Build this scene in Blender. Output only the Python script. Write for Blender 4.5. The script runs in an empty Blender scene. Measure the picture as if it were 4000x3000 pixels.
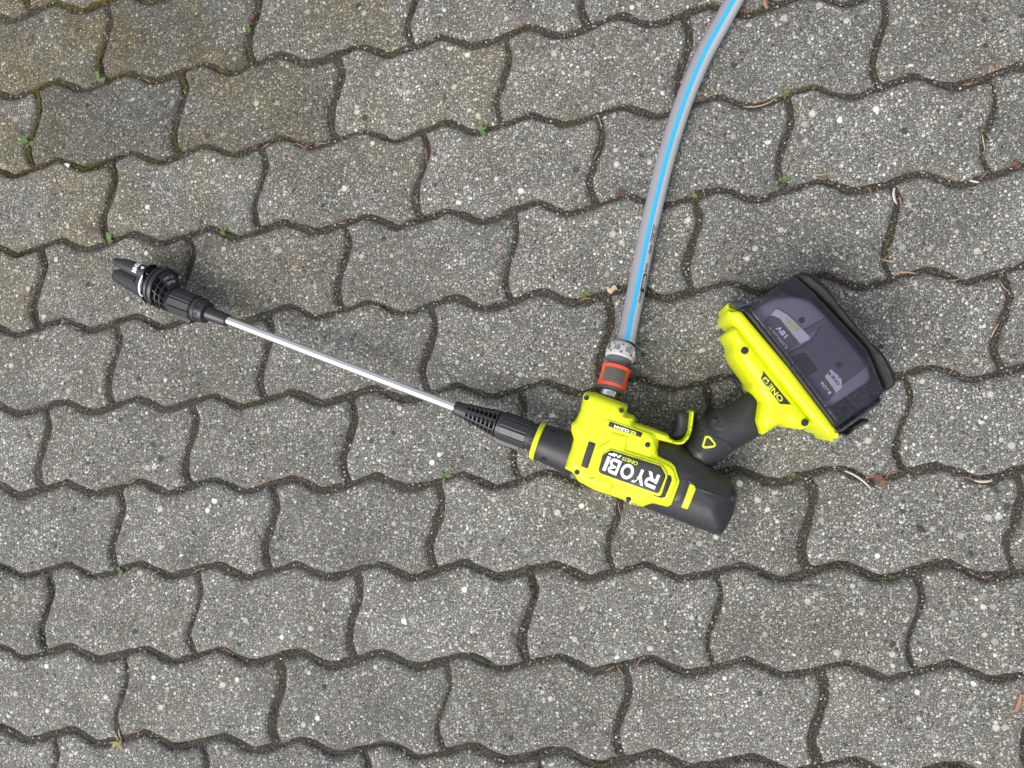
import bpy, bmesh, math, random
import numpy as np
from mathutils import Vector, Matrix
from mathutils.geometry import delaunay_2d_cdt

# ------------------------------------------------------------------ camera, sky, sun, exposure
W = 0.19                                   # pitch of one paving stone along its row (m)
ASP, SHEAR = 0.503775, 0.005722            # row pitch / stone pitch, small lean of the bond
CR = np.array([[0.98733867, -0.03409694, -0.15491851],
               [-0.03838868, -0.99895519, -0.02479572],
               [-0.15391119, 0.03042889, -0.98761603]])
CC = np.array([3.63022998, -2.6221223, 3.95148141]) * W
FOC = 2800.0                               # focal length in pixels of the 4000 px wide photo

scene = bpy.context.scene
col = scene.collection
cam_d = bpy.data.cameras.new('camera')
cam = bpy.data.objects.new('camera', cam_d)
col.objects.link(cam)
cam_d.sensor_width = 36.0
cam_d.lens = FOC / 4000.0 * 36.0
cam_d.clip_start, cam_d.clip_end = 0.01, 60.0
M = Matrix.Identity(4)
for i in range(3):
    M[i][0], M[i][1], M[i][2], M[i][3] = CR[0][i], -CR[1][i], -CR[2][i], CC[i]
cam.matrix_world = M
scene.camera = cam

SUN_EL, SUN_AZ = math.radians(52), math.radians(222)    # light from the lower left of the picture
world = bpy.data.worlds.new('World')
scene.world = world
world.use_nodes = True
nt = world.node_tree
bg = nt.nodes['Background']
sky = nt.nodes.new('ShaderNodeTexSky')
sky.sky_type = 'NISHITA'
sky.sun_disc = False
sky.sun_elevation = SUN_EL
sky.sun_rotation = SUN_AZ
sky.dust_density = 4.0
hsv = nt.nodes.new('ShaderNodeHueSaturation')            # thin cloud: the blue is mostly greyed out
hsv.inputs['Saturation'].default_value = 0.42
nt.links.new(sky.outputs[0], hsv.inputs['Color'])
nt.links.new(hsv.outputs[0], bg.inputs[0])
bg.inputs[1].default_value = 0.125
sun_d = bpy.data.lights.new('sun', 'SUN')
sun_d.energy = 1.25
sun_d.angle = math.radians(36)
sun_d.color = (1.0, 0.965, 0.91)
sun = bpy.data.objects.new('sun', sun_d)
col.objects.link(sun)
to_sun = Vector((math.sin(SUN_AZ) * math.cos(SUN_EL), math.cos(SUN_AZ) * math.cos(SUN_EL), math.sin(SUN_EL)))
sun.rotation_euler = to_sun.to_track_quat('Z', 'Y').to_euler()
sun.location = (0.7, -0.5, 3)
vs = scene.view_settings
vs.view_transform, vs.look, vs.exposure, vs.gamma = 'Standard', 'None', 0.80, 1.0
scene.cycles.use_denoising = True
scene.cycles.max_bounces = 6
scene.cycles.diffuse_bounces = 2
scene.cycles.transparent_max_bounces = 12

# ------------------------------------------------------------------ small helpers
rnd = random.Random(7)

def unp(x, y, z):
    """photo pixel (4000 x 3000) -> point of the place at height z"""
    d = CR.T @ np.array([(x - 2000) / FOC, (y - 1500) / FOC, 1.0])
    s = (z - CC[2]) / d[2]
    return Vector(CC + s * d)

def mpp(p):
    """metres per photo pixel at a point"""
    return float((np.array(p) - CC) @ CR[2]) / FOC

F0 = (0, 0, 1.0)
F1 = (380, 900, 3.687)
F2 = (1700, 1480, 3.687)
F3 = (2050, 1480, 2.328)
F4 = (2550, 1000, 2.1)
F5 = (2250, 1250, 4.74)
FO = (0, 0, 0.553)

def at(F, x, y, z):
    return unp(F[0] + x / F[2], F[1] + y / F[2], z)

def outl(F, pts, z):
    return [at(F, x, y, z).xy for x, y in pts]

def obj(name, verts, faces, mat, parent=None, smooth=None):
    me = bpy.data.meshes.new(name)
    me.from_pydata([tuple(v) for v in verts], [], faces)
    me.validate()
    me.update()
    return mobj(name, me, mat, parent, smooth)

def mobj(name, me, mat, parent=None, smooth=None):
    if mat is not None:
        me.materials.append(mat)
    if smooth is not None and len(me.polygons):
        me.polygons.foreach_set('use_smooth', [True] * len(me.polygons))
        me.set_sharp_from_angle(angle=math.radians(smooth))
    o = bpy.data.objects.new(name, me)
    col.objects.link(o)
    if parent is not None:
        o.parent = parent
        o.matrix_parent_inverse = parent.matrix_world.inverted()
    return o

def empty(name, loc=(0, 0, 0)):
    o = bpy.data.objects.new(name, None)
    o.empty_display_size = 0.02
    o.location = loc
    o.matrix_world = Matrix.Translation(loc)
    col.objects.link(o)
    return o

def tag(o, label=None, cat=None, group=None, kind=None):
    for k, v in (('label', label), ('category', cat), ('group', group), ('kind', kind)):
        if v:
            o[k] = v
    return o

# ------------------------------------------------------------------ materials
def new_mat(name):
    m = bpy.data.materials.new(name)
    m.use_nodes = True
    n = m.node_tree
    return m, n, n.nodes, n.links, n.nodes['Principled BSDF']

def N(nodes, t, **kw):
    n = nodes.new('ShaderNode' + t)
    for k, v in kw.items():
        if k in n.inputs.keys():
            n.inputs[k].default_value = v
        else:
            setattr(n, k, v)
    return n

def math_n(n, l, op, a, b=None, clamp=False):
    m = n.new('ShaderNodeMath'); m.operation = op; m.use_clamp = clamp
    for i, v in enumerate((a, b)):
        if v is None: continue
        if isinstance(v, (int, float)): m.inputs[i].default_value = v
        else: l.new(v, m.inputs[i])
    return m.outputs[0]

def mix_n(n, l, fac, a, b, blend='MIX'):
    m = n.new('ShaderNodeMix'); m.data_type = 'RGBA'; m.blend_type = blend
    for s, v in ((0, fac), (6, a), (7, b)):
        if isinstance(v, (int, float)): m.inputs[s].default_value = v
        elif isinstance(v, tuple): m.inputs[s].default_value = (*v, 1)
        else: l.new(v, m.inputs[s])
    return m.outputs[2]

def ramp_n(n, l, fac, stops, interp='LINEAR'):
    r = n.new('ShaderNodeValToRGB'); r.color_ramp.interpolation = interp
    e = r.color_ramp.elements
    while len(e) < len(stops): e.new(0.5)
    for el, (p, c) in zip(e, stops):
        el.position = p; el.color = (*c, 1) if len(c) == 3 else c
    l.new(fac, r.inputs[0])
    return r.outputs[0]

def concrete():
    m, t, n, l, b = new_mat('exposed_aggregate_concrete')
    tc = N(n, 'TexCoord'); oi = N(n, 'ObjectInfo')
    comb = N(n, 'CombineXYZ')
    r37 = math_n(n, l, 'MULTIPLY', oi.outputs['Random'], 37.0)
    l.new(r37, comb.inputs[0]); l.new(r37, comb.inputs[1])
    add = N(n, 'VectorMath', operation='ADD')
    l.new(tc.outputs['Object'], add.inputs[0]); l.new(comb.outputs[0], add.inputs[1])
    co = add.outputs[0]
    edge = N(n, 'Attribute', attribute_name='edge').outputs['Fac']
    tone = N(n, 'Attribute', attribute_type='OBJECT', attribute_name='tone').outputs['Fac']
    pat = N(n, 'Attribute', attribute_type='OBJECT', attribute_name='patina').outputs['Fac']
    # cement matrix with fine sand
    f = N(n, 'TexNoise', Scale=900.0, Detail=2.0, Roughness=0.7, noise_dimensions='2D'); l.new(co, f.inputs['Vector'])
    c = ramp_n(n, l, f.outputs[0], [(.34, (.030, .029, .026)), (.50, (.098, .095, .085)), (.66, (.27, .262, .24))])
    wv = N(n, 'VectorMath', operation='MULTIPLY_ADD'); l.new(f.outputs['Color'], wv.inputs[0])
    wv.inputs[1].default_value = (.0013, .0013, 0); l.new(co, wv.inputs[2])
    cw = wv.outputs[0]
    hgt = None
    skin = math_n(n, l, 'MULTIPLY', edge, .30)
    for scale, keep, r0, r1, seed in ((560, .34, .28, .26, 0), (290, .56, .24, .30, 3.1), (118, .90, .20, .30, 7.7)):
        off = N(n, 'VectorMath', operation='ADD'); l.new(cw, off.inputs[0]); off.inputs[1].default_value = (seed, seed * .7, 0)
        v = N(n, 'TexVoronoi', Scale=float(scale), voronoi_dimensions='2D'); l.new(off.outputs[0], v.inputs['Vector'])
        sep = N(n, 'SeparateColor'); l.new(v.outputs['Color'], sep.inputs[0])
        rad = math_n(n, l, 'MULTIPLY_ADD', sep.outputs[1], r1); rad.node.inputs[2].default_value = r0
        inside = math_n(n, l, 'MULTIPLY', math_n(n, l, 'SUBTRACT', rad, v.outputs['Distance']), 7.0, True)
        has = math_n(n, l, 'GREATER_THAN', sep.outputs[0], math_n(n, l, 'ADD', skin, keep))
        k = math_n(n, l, 'MULTIPLY', inside, has)
        grain = ramp_n(n, l, sep.outputs[2], [(0, (.055, .062, .070)), (.10, (.13, .145, .155)), (.26, (.25, .24, .205)), (.42, (.40, .39, .355)),
                                              (.58, (.27, .30, .305)), (.72, (.50, .49, .455)), (.90, (.68, .67, .64)), (.972, (.40, .30, .235))], 'CONSTANT')
        c = mix_n(n, l, k, c, grain)
        if scale < 400:
            h = math_n(n, l, 'MULTIPLY', k, 1.0)
            hgt = h if hgt is None else math_n(n, l, 'ADD', hgt, h)
        else:
            hgt = math_n(n, l, 'MULTIPLY', k, .6)
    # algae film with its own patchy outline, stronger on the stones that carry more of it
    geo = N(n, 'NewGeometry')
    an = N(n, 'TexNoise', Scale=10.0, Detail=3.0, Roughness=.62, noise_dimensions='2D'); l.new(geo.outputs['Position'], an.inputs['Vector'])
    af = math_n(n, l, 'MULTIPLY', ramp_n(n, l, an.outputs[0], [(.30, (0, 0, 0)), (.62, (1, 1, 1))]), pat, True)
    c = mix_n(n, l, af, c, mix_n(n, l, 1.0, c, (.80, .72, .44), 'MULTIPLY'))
    dn = N(n, 'TexNoise', Scale=17.0, Detail=3.0, Roughness=.6, noise_dimensions='2D'); l.new(co, dn.inputs['Vector'])
    df = ramp_n(n, l, dn.outputs[0], [(.3, (.80, .795, .78)), (.7, (1.12, 1.12, 1.12))])
    c = mix_n(n, l, 1.0, c, df, 'MULTIPLY')
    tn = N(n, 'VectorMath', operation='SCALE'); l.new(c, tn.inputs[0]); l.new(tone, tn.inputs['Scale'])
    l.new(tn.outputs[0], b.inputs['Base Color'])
    b.inputs['Roughness'].default_value = .82
    b.inputs['Specular IOR Level'].default_value = .35
    bp = N(n, 'Bump', Strength=.8, Distance=.0010); l.new(hgt, bp.inputs['Height'])
    l.new(bp.outputs[0], b.inputs['Normal'])
    return m

def soil():
    m, t, n, l, b = new_mat('joint_soil')
    geo = N(n, 'NewGeometry')
    f = N(n, 'TexNoise', Scale=520.0, Detail=3.0, Roughness=.7, noise_dimensions='2D'); l.new(geo.outputs['Position'], f.inputs['Vector'])
    g = N(n, 'TexNoise', Scale=26.0, Detail=3.0); l.new(geo.outputs['Position'], g.inputs['Vector'])
    a = ramp_n(n, l, f.outputs[0], [(.34, (.010, .009, .0075)), (.52, (.045, .040, .032)), (.66, (.13, .118, .098))])
    c = mix_n(n, l, ramp_n(n, l, g.outputs[0], [(.45, (0, 0, 0)), (.65, (1, 1, 1))]), a, mix_n(n, l, 1.0, a, (1.0, .90, .76), 'MULTIPLY'))
    l.new(c, b.inputs['Base Color']); b.inputs['Roughness'].default_value = .95
    bp = N(n, 'Bump', Strength=1.0, Distance=.0016); l.new(f.outputs[0], bp.inputs['Height']); l.new(bp.outputs[0], b.inputs['Normal'])
    return m

def tinted(name, rough=.8, sat=1.0):
    """colour carried by the pieces themselves (one colour for each grain or tuft)"""
    m, t, n, l, b = new_mat(name)
    a = N(n, 'Attribute', attribute_name='tint')
    l.new(a.outputs['Color'], b.inputs['Base Color']); b.inputs['Roughness'].default_value = rough
    return m

def plastic(name, rgb, rough=.4, grain=0.0, gscale=1500.0, scuff=0.0, spec=.5, dirt=None):
    m, t, n, l, b = new_mat(name)
    tc = N(n, 'TexCoord')
    s = N(n, 'TexNoise', Scale=75.0, Detail=6.0, Roughness=.7); l.new(tc.outputs['Object'], s.inputs['Vector'])
    k = ramp_n(n, l, s.outputs[0], [(.56, (0, 0, 0)), (.78, (1, 1, 1))])
    if scuff:
        c = mix_n(n, l, math_n(n, l, 'MULTIPLY', k, scuff), rgb, dirt or tuple(min(1, x * 1.5 + .05) for x in rgb))
        l.new(c, b.inputs['Base Color'])
    else:
        b.inputs['Base Color'].default_value = (*rgb, 1)
    r2 = N(n, 'TexNoise', Scale=40.0, Detail=4.0); l.new(tc.outputs['Object'], r2.inputs['Vector'])
    rr = math_n(n, l, 'ADD', math_n(n, l, 'MULTIPLY', r2.outputs[0], .22), rough - .11)
    l.new(rr, b.inputs['Roughness'])
    b.inputs['Specular IOR Level'].default_value = spec
    if grain:
        g = N(n, 'TexNoise', Scale=gscale, Detail=2.0); l.new(tc.outputs['Object'], g.inputs['Vector'])
        bp = N(n, 'Bump', Strength=grain, Distance=.0004); l.new(g.outputs[0], bp.inputs['Height']); l.new(bp.outputs[0], b.inputs['Normal'])
    return m

def rubber_dots(name, rgb):
    m, t, n, l, b = new_mat(name)
    tc = N(n, 'TexCoord')
    v = N(n, 'TexVoronoi', Scale=420.0, Randomness=0.15); l.new(tc.outputs['Object'], v.inputs['Vector'])
    b.inputs['Base Color'].default_value = (*rgb, 1); b.inputs['Roughness'].default_value = .6
    bp = N(n, 'Bump', Strength=.7, Distance=.0006); bp.invert = True
    l.new(v.outputs['Distance'], bp.inputs['Height']); l.new(bp.outputs[0], b.inputs['Normal'])
    return m

def metal(name, rgb, rough):
    m, t, n, l, b = new_mat(name)
    b.inputs['Base Color'].default_value = (*rgb, 1); b.inputs['Metallic'].default_value = 1.0
    b.inputs['Roughness'].default_value = rough
    return m

def smoked(name, rgb, refl=.5):
    """thin smoked polycarbonate: tinted straight-through light plus a clear-coat reflection"""
    m, t, n, l, b = new_mat(name)
    n.remove(b)
    tr = N(n, 'BsdfTransparent'); tr.inputs[0].default_value = (*rgb, 1)
    gl = N(n, 'BsdfGlossy'); gl.inputs['Roughness'].default_value = .07; gl.inputs[0].default_value = (.95, .95, 1, 1)
    tc = N(n, 'TexCoord'); s = N(n, 'TexNoise', Scale=30.0, Detail=6.0); l.new(tc.outputs['Object'], s.inputs['Vector'])
    l.new(math_n(n, l, 'ADD', math_n(n, l, 'MULTIPLY', s.outputs[0], .22), -.02, True), gl.inputs['Roughness'])
    fr = N(n, 'Fresnel', IOR=1.5)
    mx = N(n, 'MixShader'); l.new(math_n(n, l, 'ADD', fr.outputs[0], refl * .06), mx.inputs[0])
    l.new(tr.outputs[0], mx.inputs[1]); l.new(gl.outputs[0], mx.inputs[2])
    l.new(mx.outputs[0], n['Material Output'].inputs[0])
    return m

def hose_mat(name, rgb):
    m, t, n, l, b = new_mat(name)
    uv = N(n, 'UVMap', uv_map='UVMap')
    # two crossing textile spirals under a translucent skin
    sp = N(n, 'SeparateXYZ'); l.new(uv.outputs[0], sp.inputs[0])
    tot = None
    for s in (1, -1):
        a = math_n(n, l, 'ADD', math_n(n, l, 'MULTIPLY', sp.outputs[0], 2600.0), math_n(n, l, 'MULTIPLY', sp.outputs[1], 44.0 * s))
        w = math_n(n, l, 'POWER', math_n(n, l, 'ABSOLUTE', math_n(n, l, 'SINE', a)), 5.0)
        tot = w if tot is None else math_n(n, l, 'MAXIMUM', tot, w)
    tc = N(n, 'TexCoord'); s = N(n, 'TexNoise', Scale=60.0, Detail=5.0); l.new(tc.outputs['Object'], s.inputs['Vector'])
    c = mix_n(n, l, math_n(n, l, 'MULTIPLY', tot, .35), rgb, tuple(x * .68 for x in rgb))
    c = mix_n(n, l, math_n(n, l, 'MULTIPLY', s.outputs[0], .35), c, tuple(x * .8 for x in rgb))
    l.new(c, b.inputs['Base Color']); b.inputs['Roughness'].default_value = .42
    b.inputs['Subsurface Weight'].default_value = .0
    return m

MAT = dict(
    concrete=concrete(), soil=soil(), grit=tinted('joint_grit'), moss=tinted('moss', .95),
    yellow=plastic('lime_yellow_plastic', (.60, .67, .006), .42, .14, 900, .28, .45, (.36, .38, .02)),
    black=plastic('black_textured_plastic', (.020, .021, .024), .48, .35, 1400, .25, .5, (.05, .05, .052)),
    satin=plastic('black_satin_plastic', (.024, .025, .029), .40, .10, 1500, .3, .5, (.055, .055, .06)),
    deep=plastic('dark_plastic_and_hole_shade', (.008, .008, .009), .6),  # dark plastic parts; also paints the shade inside holes and slots
    rubber=plastic('dark_rubber', (.022, .022, .020), .75, .45, 1800, .5, .35, (.05, .049, .044)),
    dots=rubber_dots('dotted_grip_rubber', (.022, .023, .025)),
    white=plastic('white_print', (.82, .83, .85), .45),
    lime_print=plastic('lime_print', (.62, .68, .02), .45),
    lightgrey=plastic('light_grey_plastic', (.50, .50, .50), .5, .1, 1200, .5, .4, (.30, .29, .27)),
    midgrey=plastic('mid_grey_plastic', (.10, .105, .115), .45, .1, 1200, .3),
    orange=plastic('orange_plastic', (.80, .085, .028), .42, .05, 900, .3, .45, (.55, .16, .10)),
    pad=plastic('worn_grey_rubber_pad', (.115, .105, .098), .8, .5, 1300, .7, .3, (.19, .175, .165)),
    battery=plastic('charcoal_battery_plastic', (.20, .20, .215), .5, .2, 1400, .3),
    battery_dark=plastic('dark_battery_plastic', (.085, .085, .10), .5, .2, 1400, .3),
    foil=plastic('silver_foil_label', (.62, .62, .68), .35, .25, 1100),
    steel=metal('brushed_stainless_tube', (.90, .89, .88), .30),
    chrome=metal('chrome', (.75, .74, .72), .12),
    smoke=smoked('smoked_clear_cover', (.76, .735, .86)),
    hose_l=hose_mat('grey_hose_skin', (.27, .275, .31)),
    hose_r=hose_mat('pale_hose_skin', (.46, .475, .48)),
    blue=plastic('blue_hose_stripe', (.03, .36, .66), .4),
    ink=plastic('black_print', (.02, .02, .02), .6),
    leaf=plastic('weed_leaf', (.085, .15, .03), .55), straw=plastic('dry_grass', (.30, .27, .10), .6),
    needle=plastic('brown_needle', (.30, .155, .10), .6), needle_pale=plastic('pale_needle', (.46, .31, .17), .6),
    dead=plastic('dead_leaf', (.13, .055, .03), .7), dead_pale=plastic('pale_dead_leaf', (.42, .33, .20), .7),
    wood=plastic('bleached_twig', (.52, .46, .38), .7),
    pebble=plastic('white_pebble', (.72, .71, .70), .7, .3, 900),
)


# ------------------------------------------------------------------ solids traced in plan
def fil(pts, r, n=4):
    """round the corners of a polygon (r may be one value or one per corner)"""
    out = []
    P = [Vector((p[0], p[1])) for p in pts]
    m = len(P)
    for i, p in enumerate(P):
        a, b = P[i - 1], P[(i + 1) % m]
        rr = r[i] if isinstance(r, (list, tuple)) else r
        d1, d2 = (a - p).length, (b - p).length
        c = min(rr, d1 * .48, d2 * .48)
        if c < 1e-6 or d1 < 1e-6 or d2 < 1e-6:
            out.append(p); continue
        s, e = p + (a - p) / d1 * c, p + (b - p) / d2 * c
        for k in range(n + 1):
            t = k / n
            out.append(s * (1 - t) ** 2 + p * 2 * t * (1 - t) + e * t * t)
    return [(q.x, q.y) for q in out]

def sdf(pts, loop):
    """distance to the outline, positive inside (numpy)"""
    a = loop; b = np.roll(loop, -1, 0)
    d = b - a; L = (d ** 2).sum(1) + 1e-18
    out = np.empty(len(pts))
    for s in range(0, len(pts), 4000):
        p = pts[s:s + 4000]
        ap = p[:, None, :] - a[None]
        t = np.clip((ap * d[None]).sum(2) / L[None], 0, 1)
        dist = np.sqrt(((ap - t[..., None] * d[None]) ** 2).sum(2)).min(1)
        y0, y1 = a[None, :, 1], b[None, :, 1]
        cond = (y0 > p[:, 1:2]) != (y1 > p[:, 1:2])
        xi = a[None, :, 0] + (p[:, 1:2] - y0) / np.where(y1 == y0, 1e-12, y1 - y0) * d[None, :, 0]
        ins = ((cond & (p[:, 0:1] < xi)).sum(1) % 2) == 1
        out[s:s + 4000] = np.where(ins, dist, -dist)
    return out

class Slab:
    """a body lying flat: outline in plan, rounded over by a profile (distance from the outline -> height)"""
    def __init__(self, loop, z0, prof, base=None):
        L = np.array(loop)
        if ((np.roll(L[:, 0], -1) - L[:, 0]) * (np.roll(L[:, 1], -1) + L[:, 1])).sum() > 0:
            L = L[::-1]
        self.loop, self.z0, self.prof, self.base = L, z0, np.array(prof) * .001, base
    def h(self, d):
        return np.interp(np.maximum(d, 0), self.prof[:, 0], self.prof[:, 1])
    def z(self, pts):
        pts = np.atleast_2d(np.array(pts, float))
        b = self.base.z(pts) if self.base is not None else 0.0
        return b + self.z0 + self.h(sdf(pts, self.loop))
    def build(self, name, mat, parent=None, bottom='mirror', step=.004, smooth=32, thick=.0015):
        L = self.loop
        # even samples round the outline
        seg = []
        for a, b in zip(L, np.roll(L, -1, 0)):
            k = max(1, int(np.linalg.norm(b - a) / step))
            seg += [a + (b - a) * i / k for i in range(k)]
        B = np.array(seg); m = len(B)
        t = np.roll(B, -1, 0) - np.roll(B, 1, 0); t /= np.linalg.norm(t, axis=1)[:, None] + 1e-12
        nrm = np.stack([-t[:, 1], t[:, 0]], 1)
        pts = [B]
        last = 0
        for d in self.prof[1:, 0]:
            if d <= 0: continue
            q = B + nrm * d
            s = sdf(q, B)
            q = q[s > d * .97]
            if len(q):
                keep = [0]; 
                for i in range(1, len(q)):
                    if np.linalg.norm(q[i] - q[keep[-1]]) > min(step * .45, .0012): keep.append(i)
                pts.append(q[keep]); last = d
        lo, hi = B.min(0), B.max(0)
        g = np.stack(np.meshgrid(np.arange(lo[0], hi[0], step), np.arange(lo[1], hi[1], step)), -1).reshape(-1, 2)
        if len(g):
            g = g + np.random.RandomState(1).uniform(-.1, .1, g.shape) * step
            s = sdf(g, B)
            ok = s > step * .5
            for d in self.prof[1:, 0]:
                if d <= last: ok &= np.abs(s - d) > step * .35
            pts.append(g[ok])
        allp = np.concatenate(pts)
        r = delaunay_2d_cdt([Vector(p) for p in allp], [(i, (i + 1) % m) for i in range(m)], [], 1, 1e-7)
        V2 = np.array([v[:] for v in r[0]]); F = [tuple(f) for f in r[2]]
        idx = {}
        for i, o in enumerate(r[3]):
            for q in o:
                if q < m: idx[q] = i
        ring = [idx[i] for i in range(m)]
        d = sdf(V2, B); d[ring] = 0
        base = self.base.z(V2) if self.base is not None else 0.0
        zt = base + self.z0 + self.h(d)
        nv = len(V2)
        if bottom == 'mirror': zb = 2 * self.z0 - zt
        elif bottom is None: zb = np.full(nv, .003)
        elif bottom == 'skin': zb = base + self.z0 - thick + 0 * zt
        else: zb = np.full(nv, float(bottom))
        V = np.vstack([np.column_stack([V2, zt]), np.column_stack([V2, zb])])
        up = []
        for f in F:
            a, b, c = V2[f[0]], V2[f[1]], V2[f[2]]
            up.append(f if (b[0] - a[0]) * (c[1] - a[1]) - (b[1] - a[1]) * (c[0] - a[0]) > 0 else f[::-1])
        faces = up + ([] if bottom is None else [tuple(i + nv for i in f[::-1]) for f in up])
        if not (bottom == 'mirror' and self.prof[0, 1] == 0):
            for i in range(m):
                a, b = ring[i], ring[(i + 1) % m]
                if a != b: faces.append((b, a, a + nv, b + nv))
            return obj(name, V, faces, mat, parent, smooth)
        o = obj(name, V, faces, mat, parent, None)
        bm = bmesh.new(); bm.from_mesh(o.data); bmesh.ops.remove_doubles(bm, verts=bm.verts, dist=1e-6); bm.to_mesh(o.data); bm.free()
        o.data.polygons.foreach_set('use_smooth', [True] * len(o.data.polygons)); o.data.set_sharp_from_angle(angle=math.radians(smooth))
        return o

def slab(F, pts, zt, z0, prof, r=0, base=None):
    return Slab(outl(F, fil(pts, r), zt), z0, prof, base)

class Over:
    """the higher of two surfaces"""
    def __init__(self, *s): self.s = s
    def z(self, pts): return np.max([q.z(pts) for q in self.s], 0)

def panel(name, F, pts, zt, base, lift, edge, mat, parent, r=6, **kw):
    """a plate that follows the surface beneath it, standing lift mm proud with a small rounded edge"""
    s = slab(F, pts, zt, 0.0, [(0, lift * .35), (edge * .4, lift * .85), (edge, lift)], r, base)
    o = s.build(name, mat, parent, bottom='skin', **kw)
    return s, o

# ------------------------------------------------------------------ turned solids
def frame_of(ax):
    ax = ax.normalized()
    side = ax.cross(Vector((0, 0, 1))).normalized()
    up = side.cross(ax).normalized()
    return ax, side, up

def turned(name, A, B, prof, mat, parent=None, seg=40, smooth=35, caps=True, a0=0.0, a1=360.0, F=None):
    """profile (t along A->B, radius m) swept round the line A-B; angles from straight up"""
    ax, side, up = frame_of(B - A)
    full = abs(a1 - a0) >= 359.9
    k = seg if full else seg + 1
    V, Fc = [], []
    for t, r in prof:
        c = A + (B - A) * t
        for i in range(k):
            an = math.radians(a0 + (a1 - a0) * i / seg)
            V.append(c + (up * math.cos(an) + side * math.sin(an)) * r)
    m = len(prof)
    for j in range(m - 1):
        for i in range(seg):
            a, b = j * k + i, j * k + (i + 1) % k
            Fc.append((a, b, b + k, a + k))
    if caps and full:
        Fc.append(tuple(range(k))[::-1]); Fc.append(tuple((m - 1) * k + i for i in range(k)))
    o = obj(name, V, Fc, mat, parent, None)
    bm = bmesh.new(); bm.from_mesh(o.data); bmesh.ops.recalc_face_normals(bm, faces=bm.faces); bm.to_mesh(o.data); bm.free()
    o.data.polygons.foreach_set('use_smooth', [True] * len(o.data.polygons)); o.data.set_sharp_from_angle(angle=math.radians(smooth))
    return o

def on_turned(A, B, t, r, ang, lift=0.0):
    ax, side, up = frame_of(B - A)
    a = math.radians(ang)
    return A + (B - A) * t + (up * math.cos(a) + side * math.sin(a)) * (r + lift)

def bar_on(name, A, B, t0, t1, r0, r1, ang, wid, hgt, mat, parent, sink=.0012, bev=.0006):
    """a raised bar lying along a turned body"""
    ax, side, up = frame_of(B - A)
    a = math.radians(ang)
    rad = up * math.cos(a) + side * math.sin(a); tan = ax.cross(rad)
    V = []
    for t, r in ((t0, r0), (t1, r1)):
        c = A + (B - A) * t
        e = bev * (1 if t == t0 else -1)
        for w, h, sh in ((-wid, -sink, 0), (-wid, hgt - bev, 0), (-wid + bev, hgt, 1), (wid - bev, hgt, 1), (wid, hgt - bev, 0), (wid, -sink, 0)):
            V.append(c + ax * (e * sh) + rad * (r + h) + tan * w)
    Fc = [(i, (i + 1) % 6, (i + 1) % 6 + 6, i + 6) for i in range(6)] + [(5, 4, 3, 2, 1, 0), (6, 7, 8, 9, 10, 11)]
    return obj(name, V, Fc, mat, parent)

def arc_pad(name, A, B, t0, t1, r0, r1, a0, a1, hgt, mat, parent, n=10, round_=.12, sink=.001):
    """a pad wrapped round part of a turned body"""
    V, Fc = [], []
    rows = [(0, -sink), (0, hgt * .6), (round_, hgt), (1 - round_, hgt), (1, hgt * .6), (1, -sink)]
    for s, h in rows:
        t = t0 + (t1 - t0) * s
        r = r0 + (r1 - r0) * s
        for i in range(n + 1):
            q = i / n
            e = -sink - h if i in (0, n) else 0
            V.append(on_turned(A, B, t, r, a0 + (a1 - a0) * q, h + (e if h > 0 else 0)))
    for j in range(len(rows) - 1):
        for i in range(n):
            a = j * (n + 1) + i
            Fc.append((a, a + 1, a + n + 2, a + n + 1))
    return obj(name, V, Fc, mat, parent, 40)

def pxr(px, p, F):
    return px / F[2] * mpp(p)

# ------------------------------------------------------------------ lettering
_dg = None
def glyphs(text, bold=0.0, shear=0.0):
    cu = bpy.data.curves.new('lettering', 'FONT')
    cu.body = text; cu.size = 1.0; cu.offset = bold; cu.shear = shear; cu.fill_mode = 'FRONT'; cu.resolution_u = 4
    o = bpy.data.objects.new('lettering', cu); col.objects.link(o)
    dg = bpy.context.evaluated_depsgraph_get(); dg.update()
    me = bpy.data.meshes.new_from_object(o.evaluated_get(dg))
    V = np.array([v.co[:2] for v in me.vertices]); Fc = [tuple(p.vertices) for p in me.polygons]
    bpy.data.objects.remove(o); bpy.data.curves.remove(cu); bpy.data.meshes.remove(me)
    V = (V - V.min(0)) / (V.max(0) - V.min(0))
    return V, Fc

def lettering(name, text, F, p0, p1, height, zt, zf, mat, parent, bold=0.02, shear=0.0, lift=.0003):
    """flat print: baseline from p0 to p1 (frame pixels), cap height in frame pixels, laid on surface zf"""
    V, Fc = glyphs(text, bold, shear)
    d = Vector((p1[0] - p0[0], p1[1] - p0[1])); u = d.normalized(); up = Vector((u.y, -u.x))
    P = [at(F, p0[0] + d.x * x + up.x * y * height, p0[1] + d.y * x + up.y * y * height, zt) for x, y in V]
    z = zf.z([(p.x, p.y) for p in P]) if hasattr(zf, 'z') else np.full(len(P), zf)
    P = [Vector((p.x, p.y, float(q) + lift)) for p, q in zip(P, z)]
    o = obj(name, P, Fc, mat, parent)
    return o

def wrap_lettering(name, text, fn, mat, parent, bold=0.02, shear=0.0):
    V, Fc = glyphs(text, bold, shear)
    return obj(name, [fn(x, y) for x, y in V], Fc, mat, parent)

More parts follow.
